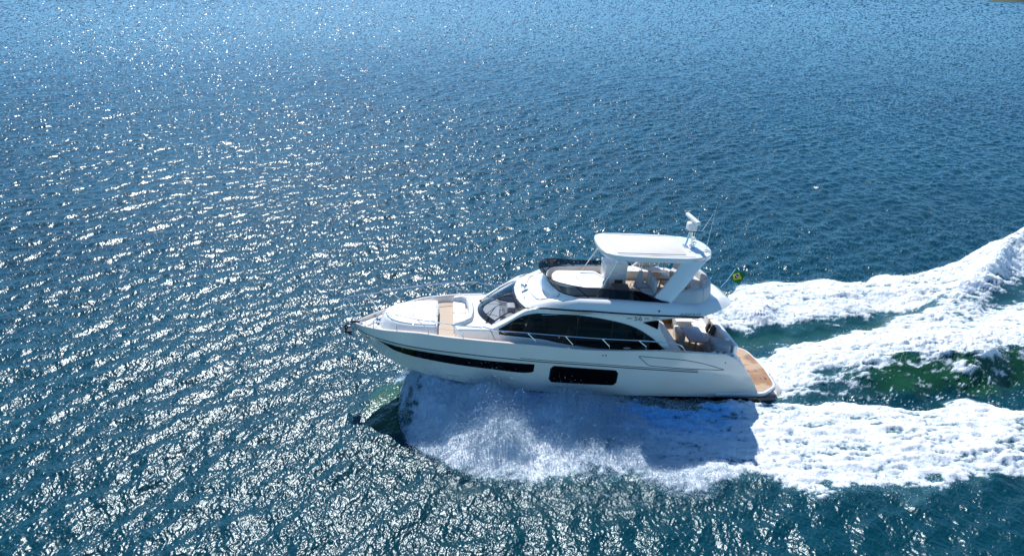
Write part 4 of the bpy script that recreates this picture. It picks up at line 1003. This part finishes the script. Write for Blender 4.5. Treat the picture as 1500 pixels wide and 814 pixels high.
# green face of the wash ridge and the speckled trough below it
face = sst(-1.9, -1.25, d1)*(1 - sst(-0.35, 0.1, d1))*sst(13.2, 16.0, GX)
speck = (sst(-3.3, -1.6, d1)*(1 - sst(-1.3, -0.3, d1))*sst(10.0, 11.5, GX)*0.42
         + 0.46*np.exp(-(((GX - 12.2)/2.6)**2 + ((GY - 28.3)/0.7)**2)) + 0.40*np.exp(-(((GX - 9.5)/2.5)**2 + ((GY - 22.9)/0.5)**2))*0)
cov = np.clip(1 - (1 - cov_p)*(1 - cov_s)*(1 - cov_w), 0, 1)
# skirt of falling droplets that dulls the water outside the bow spray
skirt = np.exp(-(((GX - 3.4)/3.4)**2 + ((GY - 17.9)/0.9)**2)) + 0.7*np.exp(-(((GX + 1.8)/1.4)**2 + ((GY - 18.6)/0.8)**2)) + 0.5*np.exp(-(((GX - 7.5)/1.5)**2 + ((GY - 18.6)/0.7)**2))
trough = sst(9.0, 11.0, GX)*sst(27.3, 28.6, GY)*(1 - sst(-0.1, 0.1, s_s))
# smooth swell pushed up ahead of the bow spray
bx, by = GX + 4.3, GY - 23.2
bow = np.exp(-(np.where(bx < 0, bx/1.15, bx/2.0))**2)*np.exp(-(by/1.75)**4)
h_b = 0.20*np.exp(-((GX + 4.2)/1.7)**2 - ((GY - 23.0)/2.0)**2)
green = np.clip(face*1.0 + 0.9*sst(0.06, 0.4, bow)*(1 - cov) + 0.35*trough, 0, 1)  # green painted in at the bow to lighten its shadow on the water
calm = np.clip(1 - 0.35*sst(0.08, 0.45, bow) - 0.75*trough - 0.8*face - 0.45*cov, 0.08, 1)
# foam density: torn edges, streaks along the flow and holes where the water shows
n_pat = fbm(22, 4.0, 0.25, 2.9, 1.2, 0.5)
n_long = fbm(25, 7.0, 0.09, 2.5, 1.5, 0.22)*sst(1, 8, GX) + 0.6*fbm(26, 4.0, 0.10, 2.6, 0.35, 1.2)*sst(8, 1, GX)
tex = np.clip(0.52 + 0.15*n_streak + 0.17*n_long + 0.07*n_edge2 + 0.10*n_lace + 0.06*n_fine + 0.08*n_pat, 0, 1.15)
dense = 0.25*np.exp(-((GX + 0.5)/4.5)**2)*(cov_p > 0.02) + 0.15*start
foam = sst(0.28, 1.02, cov*(1.38 + dense) - 0.86*(1 - tex))
foam = np.maximum(foam, sst(0.10, 0.50, speck - 0.62 + 0.50*tex))
drip = fbm(23, 2.0, 0.08, 2.5, 1.6, 0.42)
foam = np.maximum(foam, sst(0.30, 0.85, 1.06 + d1/2.0 - 0.75*(1 - np.clip(0.5 + 0.30*drip, 0, 1.2)))*sst(12.5, 15, GX)*(d1 < 0.2)*(d1 > -2.2))
n_dot = fbm(24, 0.26, 0.05, 1.6)
dots = sst(1.25, 1.9, n_dot*0.85 + 0.30*n_edge2 + 0.35*n_pat)
dz_ = np.clip(0.9*sst(-3.0, -2.0, d1)*(1 - sst(-1.7, -0.2, d1))*sst(10.5, 12, GX)*1.1 + 0.9*np.exp(-(((GX - 12.5)/2.8)**2 + ((GY - 28.4)/0.8)**2)) + 0.5*face, 0, 1)
foam = np.maximum(foam, dots*dz_)
foam = np.maximum(foam, 0.30*np.clip(skirt, 0, 1)*np.clip(0.6 + 0.5*n_fine, 0, 1.3))
foam = np.clip(foam, 0, 1).astype(np.float32)
aer_shade = np.clip((1 - sst(0.25, 0.80, s_p))*(s_p > -0.1)*sst(9.5, 7.9, GX)*(0.45 + 0.55*sst(-1, 5, GX))*cov_p, 0, 1)  # aerated foam by the hull, with the boat's shadow painted in as blue
milk = np.clip(sst(0.02, 0.5, np.maximum(cov, speck*0.3))*0.9*(1 - 0.9*face*sst(-2.0, -1.0, d1)), 0, 1)
lump = (-0.020*np.abs(n_lump) + 0.026*n_edge + 0.006*n_fine + 0.022*n_streak + 0.030*n_long + 0.04*n_soft + 0.05)
h_wake = h_p + h_s + h_w + h_b*(1 - sst(0.3, 0.8, cov_p)) - 0.10*trough
h_wake = h_wake + foam*lump*np.clip(0.55 + 0.8*h_wake, 0.5, 1.4)
h_wake = h_wake.astype(np.float32)
# keep the water below the hull bottom inside the boat's footprint
c_, s_ = math.cos(R(185)), math.sin(R(185))
BX = (GX - 9.422)*c_ + (GY - 25.674)*s_; BY = -(GX - 9.422)*s_ + (GY - 25.674)*c_
hb = np.interp(BX, [-1.6, 0, 4, 9, 10.5, 12.75, 14.3, 15], [1.95, 2.0, 2.05, 1.9, 1.7, 1.05, 0.5, 0.2])
ins = sst(0.0, 0.35, hb - np.abs(BY))*((BX > -1.6) & (BX < 10.5))
h_wake = h_wake*(1 - ins) + (-0.15)*ins
SXW, SYW = np.gradient(h_wake, DX)
in_wake = sst(0.02, 0.06, np.maximum(cov, speck))
def sample_grid(T, x, y):
    u = (x - X0)/DX; v = (y - Y0)/DX
    ok = (u >= 0) & (v >= 0) & (u < T.shape[0] - 1.01) & (v < T.shape[1] - 1.01)
    u = np.clip(u, 0, T.shape[0] - 1.01); v = np.clip(v, 0, T.shape[1] - 1.01)
    i = u.astype(int); j = v.astype(int); fu = u - i; fv = v - j
    return np.where(ok, T[i, j]*(1-fu)*(1-fv) + T[i+1, j]*fu*(1-fv) + T[i, j+1]*(1-fu)*fv + T[i+1, j+1]*fu*fv, 0.0)

# ---- one fan of quads that is fine where the photograph looks and reaches the horizon
NT = 1900
th = np.tan(np.linspace(-1, 1, NT)*math.atan(1.25))          # slope x / y, +-51 degrees
dep = np.concatenate([np.linspace(66, 47, 50, endpoint=False), np.degrees(np.arctan(np.concatenate([np.linspace(math.tan(R(47 - 22.831)), math.tan(R(18 - 22.831)), 420, endpoint=False), np.linspace(math.tan(R(18 - 22.831)), math.tan(R(0.62 - 22.831)), 560)]))) + 22.831, [0.5, 0.4, 0.3, 0.22, 0.16, 0.11]])
rr = CAM_H/np.tan(np.radians(dep))
YY = np.repeat(rr[:, None], NT, 1); XX = YY*th[None, :]
# stagger the rows a touch so that the far sea never lines up
g_ = np.random.default_rng(3)
XX = XX + (g_.random(XX.shape) - 0.5)*0.35*(YY*2*1.25/NT); 
YY = YY + (g_.random(YY.shape) - 0.5)*0.30*np.gradient(rr)[:, None]
h, sx, sy = sea_field(XX, YY)
k = np.ones_like(XX); inside = (XX > X0) & (XX < X1) & (YY > Y0) & (YY < Y1)
cal = np.where(inside, sample_grid(calm, XX, YY), 1.0); cal = np.where(inside & (cal == 0), 1.0, cal)
hw, wx, wy = (sample_grid(T, XX, YY) for T in (h_wake, SXW, SYW))
fo = sample_grid(foam, XX, YY); ae = sample_grid(aer_shade, XX, YY); mk = sample_grid(milk, XX, YY); gr = sample_grid(green, XX, YY); iw = sample_grid(in_wake, XX, YY)
far = 1 + 0.42*np.clip((np.hypot(XX, YY) - 50)/200, 0, 1)          # slopes steepened with distance to add sun glints
flat = 1 - 0.97*np.clip((np.hypot(XX, YY) - 120)/500, 0, 1)
Z = h*cal*flat + hw; soft = 1 - fo*(0.15 + 0.40*np.exp(-((XX + 0.5)/4.5)**2 - ((YY - 20.5)/3.5)**2)); SX = (sx*cal*far + wx)*soft; SY = (sy*cal*far + wy)*soft
Nn = np.stack([-SX, -SY, np.ones_like(SX)], -1); Nn /= np.linalg.norm(Nn, axis=-1, keepdims=True)
V = np.stack([XX, YY, Z], -1).reshape(-1, 3).astype(np.float32)
nr = len(rr)
idx = np.arange(nr*NT).reshape(nr, NT)
quad = np.stack([idx[:-1, :-1], idx[:-1, 1:], idx[1:, 1:], idx[1:, :-1]], -1).reshape(-1, 4)
is_w = iw.reshape(-1)[quad].max(1) > 0.5

# ---- water and foam in one material
def sea_material():
    m = bpy.data.materials.new('sea_water'); m.use_nodes = True; t = m.node_tree; t.nodes.clear(); N = t.nodes.new; L = t.links.new
    out = N('ShaderNodeOutputMaterial'); wat = N('ShaderNodeBsdfPrincipled'); fm = N('ShaderNodeBsdfPrincipled')
    af = N('ShaderNodeAttribute'); af.attribute_name = 'foam'; ag = N('ShaderNodeAttribute'); ag.attribute_name = 'green'; ar = N('ShaderNodeAttribute'); ar.attribute_name = 'rough'
    geo = N('ShaderNodeNewGeometry')
    deep = N('ShaderNodeMix'); deep.data_type = 'RGBA'; deep.inputs[6].default_value = (0.0002, 0.038, 0.056, 1); deep.inputs[7].default_value = (0.012, 0.075, 0.036, 1)
    L(ag.outputs['Fac'], deep.inputs[0])
    am = N('ShaderNodeAttribute'); am.attribute_name = 'milky'
    mm = N('ShaderNodeMix'); mm.data_type = 'RGBA'; mm.inputs[7].default_value = (0.022, 0.095, 0.120, 1); L(am.outputs['Fac'], mm.inputs[0]); L(deep.outputs[2], mm.inputs[6])
    # broad patches of slightly different water
    nb = N('ShaderNodeTexNoise'); nb.inputs['Scale'].default_value = 0.035; nb.inputs['Detail'].default_value = 3; L(geo.outputs['Position'], nb.inputs['Vector'])
    rb = N('ShaderNodeMapRange'); rb.inputs[1].default_value = 0.3; rb.inputs[2].default_value = 0.7; rb.inputs[3].default_value = 0.75; rb.inputs[4].default_value = 1.2; L(nb.outputs[0], rb.inputs[0])
    mu = N('ShaderNodeMix'); mu.data_type = 'RGBA'; mu.blend_type = 'MULTIPLY'; mu.inputs[0].default_value = 1; L(mm.outputs[2], mu.inputs[6]); L(rb.outputs[0], mu.inputs[7])
    L(mu.outputs[2], wat.inputs['Base Color']); wat.inputs['IOR'].default_value = 1.333; wat.inputs['Specular Tint'].default_value = (0.80, 0.94, 1.0, 1); L(ar.outputs['Fac'], wat.inputs['Roughness'])
    n1 = N('ShaderNodeTexNoise'); n1.inputs['Scale'].default_value = 11.0; n1.inputs['Detail'].default_value = 3; n1.inputs['Roughness'].default_value = 0.6; L(geo.outputs['Position'], n1.inputs['Vector'])
    b1 = N('ShaderNodeBump'); b1.inputs['Strength'].default_value = 0.5; b1.inputs['Distance'].default_value = 0.025; L(n1.outputs[0], b1.inputs['Height']); L(b1.outputs[0], wat.inputs['Normal'])
    aa = N('ShaderNodeAttribute'); aa.attribute_name = 'aerated_shade'
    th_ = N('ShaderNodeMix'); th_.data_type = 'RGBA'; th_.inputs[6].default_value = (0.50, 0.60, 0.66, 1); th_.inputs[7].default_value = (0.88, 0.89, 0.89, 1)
    fc = N('ShaderNodeMix'); fc.data_type = 'RGBA'; L(th_.outputs[2], fc.inputs[6]); fc.inputs[7].default_value = (0.13, 0.48, 0.88, 1)  # blue of the boat's shadow mixed into the foam colour
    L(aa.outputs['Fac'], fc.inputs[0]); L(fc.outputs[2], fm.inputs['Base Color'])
    fm.inputs['Roughness'].default_value = 0.9; fm.inputs['Specular IOR Level'].default_value = 0.2
    n2 = N('ShaderNodeTexNoise'); n2.inputs['Scale'].default_value = 16.0; n2.inputs['Detail'].default_value = 7; n2.inputs['Roughness'].default_value = 0.65; L(geo.outputs['Position'], n2.inputs['Vector'])
    b2 = N('ShaderNodeBump'); b2.inputs['Strength'].default_value = 0.6; b2.inputs['Distance'].default_value = 0.06; L(n2.outputs[0], b2.inputs['Height']); L(b2.outputs[0], fm.inputs['Normal'])
    ad = N('ShaderNodeMath'); ad.operation = 'MULTIPLY_ADD'; ad.inputs[1].default_value = 1.0; ad.inputs[2].default_value = -0.5; L(n2.outputs[0], ad.inputs[0])
    sm = N('ShaderNodeMath'); sm.operation = 'ADD'; L(ad.outputs[0], sm.inputs[0]); L(af.outputs['Fac'], sm.inputs[1])
    tk_ = N('ShaderNodeMapRange'); tk_.inputs[1].default_value = 0.45; tk_.inputs[2].default_value = 1.15; L(sm.outputs[0], tk_.inputs[0]); L(tk_.outputs[0], th_.inputs[0])
    mr = N('ShaderNodeMapRange'); mr.interpolation_type = 'SMOOTHSTEP'; mr.inputs[1].default_value = 0.15; mr.inputs[2].default_value = 0.80; L(sm.outputs[0], mr.inputs[0])
    gate = N('ShaderNodeMath'); gate.operation = 'MULTIPLY'; st_ = N('ShaderNodeMapRange'); st_.inputs[1].default_value = 0.0; st_.inputs[2].default_value = 0.08; L(af.outputs['Fac'], st_.inputs[0])
    L(mr.outputs[0], gate.inputs[0]); L(st_.outputs[0], gate.inputs[1])
    mx = N('ShaderNodeMixShader'); L(gate.outputs[0], mx.inputs[0]); L(wat.outputs[0], mx.inputs[1]); L(fm.outputs[0], mx.inputs[2]); L(mx.outputs[0], out.inputs[0])
    return m
M['sea'] = sea_material()
rough = np.clip(0.245 - 0.01*np.clip(np.log10(np.maximum(YY, 20)/20)/1.2, 0, 1), 0, 0.4) + 0.12*sample_grid(np.clip(skirt, 0, 1), XX, YY)

def mesh_from(name, faces, mat):
    used = np.unique(faces); remap = np.full(len(V), -1, np.int64); remap[used] = np.arange(len(used))
    f = remap[faces].astype(np.int32); v = V[used]
    me = bpy.data.meshes.new(name)
    me.vertices.add(len(v)); me.vertices.foreach_set('co', v.ravel())
    me.loops.add(f.size); me.loops.foreach_set('vertex_index', f.ravel())
    me.polygons.add(len(f)); me.polygons.foreach_set('loop_start', np.arange(0, f.size, 4, dtype=np.int32))
    me.polygons.foreach_set('use_smooth', np.ones(len(f), bool))
    me.update(calc_edges=True)
    for an, arr in (('foam', fo), ('green', gr), ('rough', rough), ('aerated_shade', ae), ('milky', mk)):
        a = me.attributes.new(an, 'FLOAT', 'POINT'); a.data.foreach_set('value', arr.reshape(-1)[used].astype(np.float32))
    me.materials.append(mat)
    me.normals_split_custom_set_from_vertices(Nn.reshape(-1, 3)[used])
    o = bpy.data.objects.new(name, me); COL.objects.link(o); return o
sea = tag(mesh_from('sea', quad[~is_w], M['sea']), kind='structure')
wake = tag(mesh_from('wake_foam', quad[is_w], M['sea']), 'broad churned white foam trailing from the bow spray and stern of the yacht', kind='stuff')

# ---- flying droplets: small grains thrown up over the foam
def droplets(name, n, weight, zscale, rlo, rhi, seed, lift=0.0, label=None):
    g = np.random.default_rng(seed); wgt = np.clip(weight, 0, None).ravel().astype(np.float64); cs = np.cumsum(wgt); cs /= cs[-1]
    c = np.searchsorted(cs, g.random(n)); i, j = np.unravel_index(c, GX.shape)
    x = gx[i] + g.random(n)*DX; y = gy[j] + g.random(n)*DX
    z = h_wake[i, j] + lift + g.exponential(1.0, n)*zscale[i, j]
    r = rlo*(rhi/rlo)**(g.random(n)**2.2)
    T = np.array([[1, 1, 1], [1, -1, -1], [-1, 1, -1], [-1, -1, 1]], float)/1.732
    q = g.standard_normal((n, 4)); q /= np.linalg.norm(q, axis=1, keepdims=True); a, b_, c2, d_ = q.T
    Rm = np.stack([1-2*(c2*c2+d_*d_), 2*(b_*c2-a*d_), 2*(b_*d_+a*c2), 2*(b_*c2+a*d_), 1-2*(b_*b_+d_*d_), 2*(c2*d_-a*b_), 2*(b_*d_-a*c2), 2*(c2*d_+a*b_), 1-2*(b_*b_+c2*c2)], -1).reshape(n, 3, 3)
    v = np.einsum('nij,kj->nki', Rm, T)*r[:, None, None] + np.stack([x, y, z], -1)[:, None, :]
    f = (np.arange(n)[:, None, None]*4 + np.array([[0, 1, 2], [0, 3, 1], [0, 2, 3], [1, 3, 2]])[None]).astype(np.int32)
    me = bpy.data.meshes.new(name); me.vertices.add(n*4); me.vertices.foreach_set('co', v.astype(np.float32).ravel())
    me.loops.add(f.size); me.loops.foreach_set('vertex_index', f.ravel()); me.polygons.add(n*4)
    me.polygons.foreach_set('loop_start', np.arange(0, f.size, 3, dtype=np.int32)); me.update(calc_edges=True)
    me.materials.append(M['spray']); o = bpy.data.objects.new(name, me); COL.objects.link(o); return tag(o, label, kind='stuff')
sm_ = bpy.data.materials.new('spray_drops'); sm_.use_nodes = True; t_n = sm_.node_tree; t_n.nodes.clear()
d1_ = t_n.nodes.new('ShaderNodeBsdfDiffuse'); d1_.inputs[0].default_value = (0.76, 0.87, 0.96, 1); d2_ = t_n.nodes.new('ShaderNodeBsdfTranslucent'); d2_.inputs[0].default_value = (0.80, 0.90, 0.97, 1)
mx_ = t_n.nodes.new('ShaderNodeMixShader'); mx_.inputs[0].default_value = 0.5; o_ = t_n.nodes.new('ShaderNodeOutputMaterial')
t_n.links.new(d1_.outputs[0], mx_.inputs[1]); t_n.links.new(d2_.outputs[0], mx_.inputs[2]); t_n.links.new(mx_.outputs[0], o_.inputs[0]); M['spray'] = sm_
edge_p = np.exp(-((s_p - 0.97)/0.10)**2)*(cov_p > 0.02)*sst(-5, -4, GX)
crest = np.exp(-(d1/0.5)**2)*sst(12, 15, GX) + np.exp(-(d2/0.5)**2)*sst(12, 20, GX)
bowz = sst(-5.3, -3.9, GX + 0.35*n_edge)*sst(9, 3, GX)*sst(-0.10, 0.0, s_p)*sst(1.10, 0.94, s_p)
w_bow = bowz*(0.30 + 0.70*np.clip(n_soft*0.5 + 0.5, 0, 1.5))
hullside = np.exp(-((s_p - 0.04)/0.09)**2)*sst(-4.6, -3.6, GX)*sst(6.5, 2.0, GX)
w_bow = w_bow*(1 - 0.5*hullside) + 0.8*np.exp(-((GX + 4.2)/0.5)**2)*bowz
droplets('bow_spray', 170000, w_bow, 0.04 + 0.17*bowz*sst(6, -2, GX)*sst(1.1, 0.3, s_p) + 0.02*hullside, 0.006, 0.026, 31, 0.0, 'white bow spray thrown up beside the yacht hull')
droplets('wake_spray', 90000, foam*0.12 + 0.9*edge_p + 0.8*crest + np.exp(-((s_s - 0.97)/0.06)**2)*(GX > 8)*0.7, np.full_like(foam, 0.06), 0.006, 0.028, 32, 0.0, 'fine white droplets flying over the churned wake foam')

# ---- wooded headland on the far shore
hg = np.random.default_rng(5)
def land_h(x, y):
    sx_ = 0.642*y + 10*np.sin(y*0.017 + 1)      # shoreline runs away from the camera
    dd = x - sx_
    return sst(0, 260, dd)*70*(0.75 + 0.25*np.sin(x*0.011 + 0.7)*np.cos(y*0.006)) + sst(0, 12, dd)*5
lx = np.linspace(650, 1700, 150); ly = np.linspace(1030, 1700, 110)
LX, LY = np.meshgrid(lx, ly, indexing='ij'); edge_y = sst(1045, 1080, LY + 8*np.sin(LX*0.02))
LZ = land_h(LX, LY)*edge_y + hg.normal(0, 2.2, LX.shape)*edge_y*sst(0, 40, LX - 0.642*LY - 15) - 1.5
land = MB().grid(np.stack([LX, LY, LZ], -1)).build('headland', principled('wooded_hill', (0.055, 0.075, 0.035), 0.9, noise=0.6, nscale=0.03), None, smooth=60)
tag(land, kind='structure')
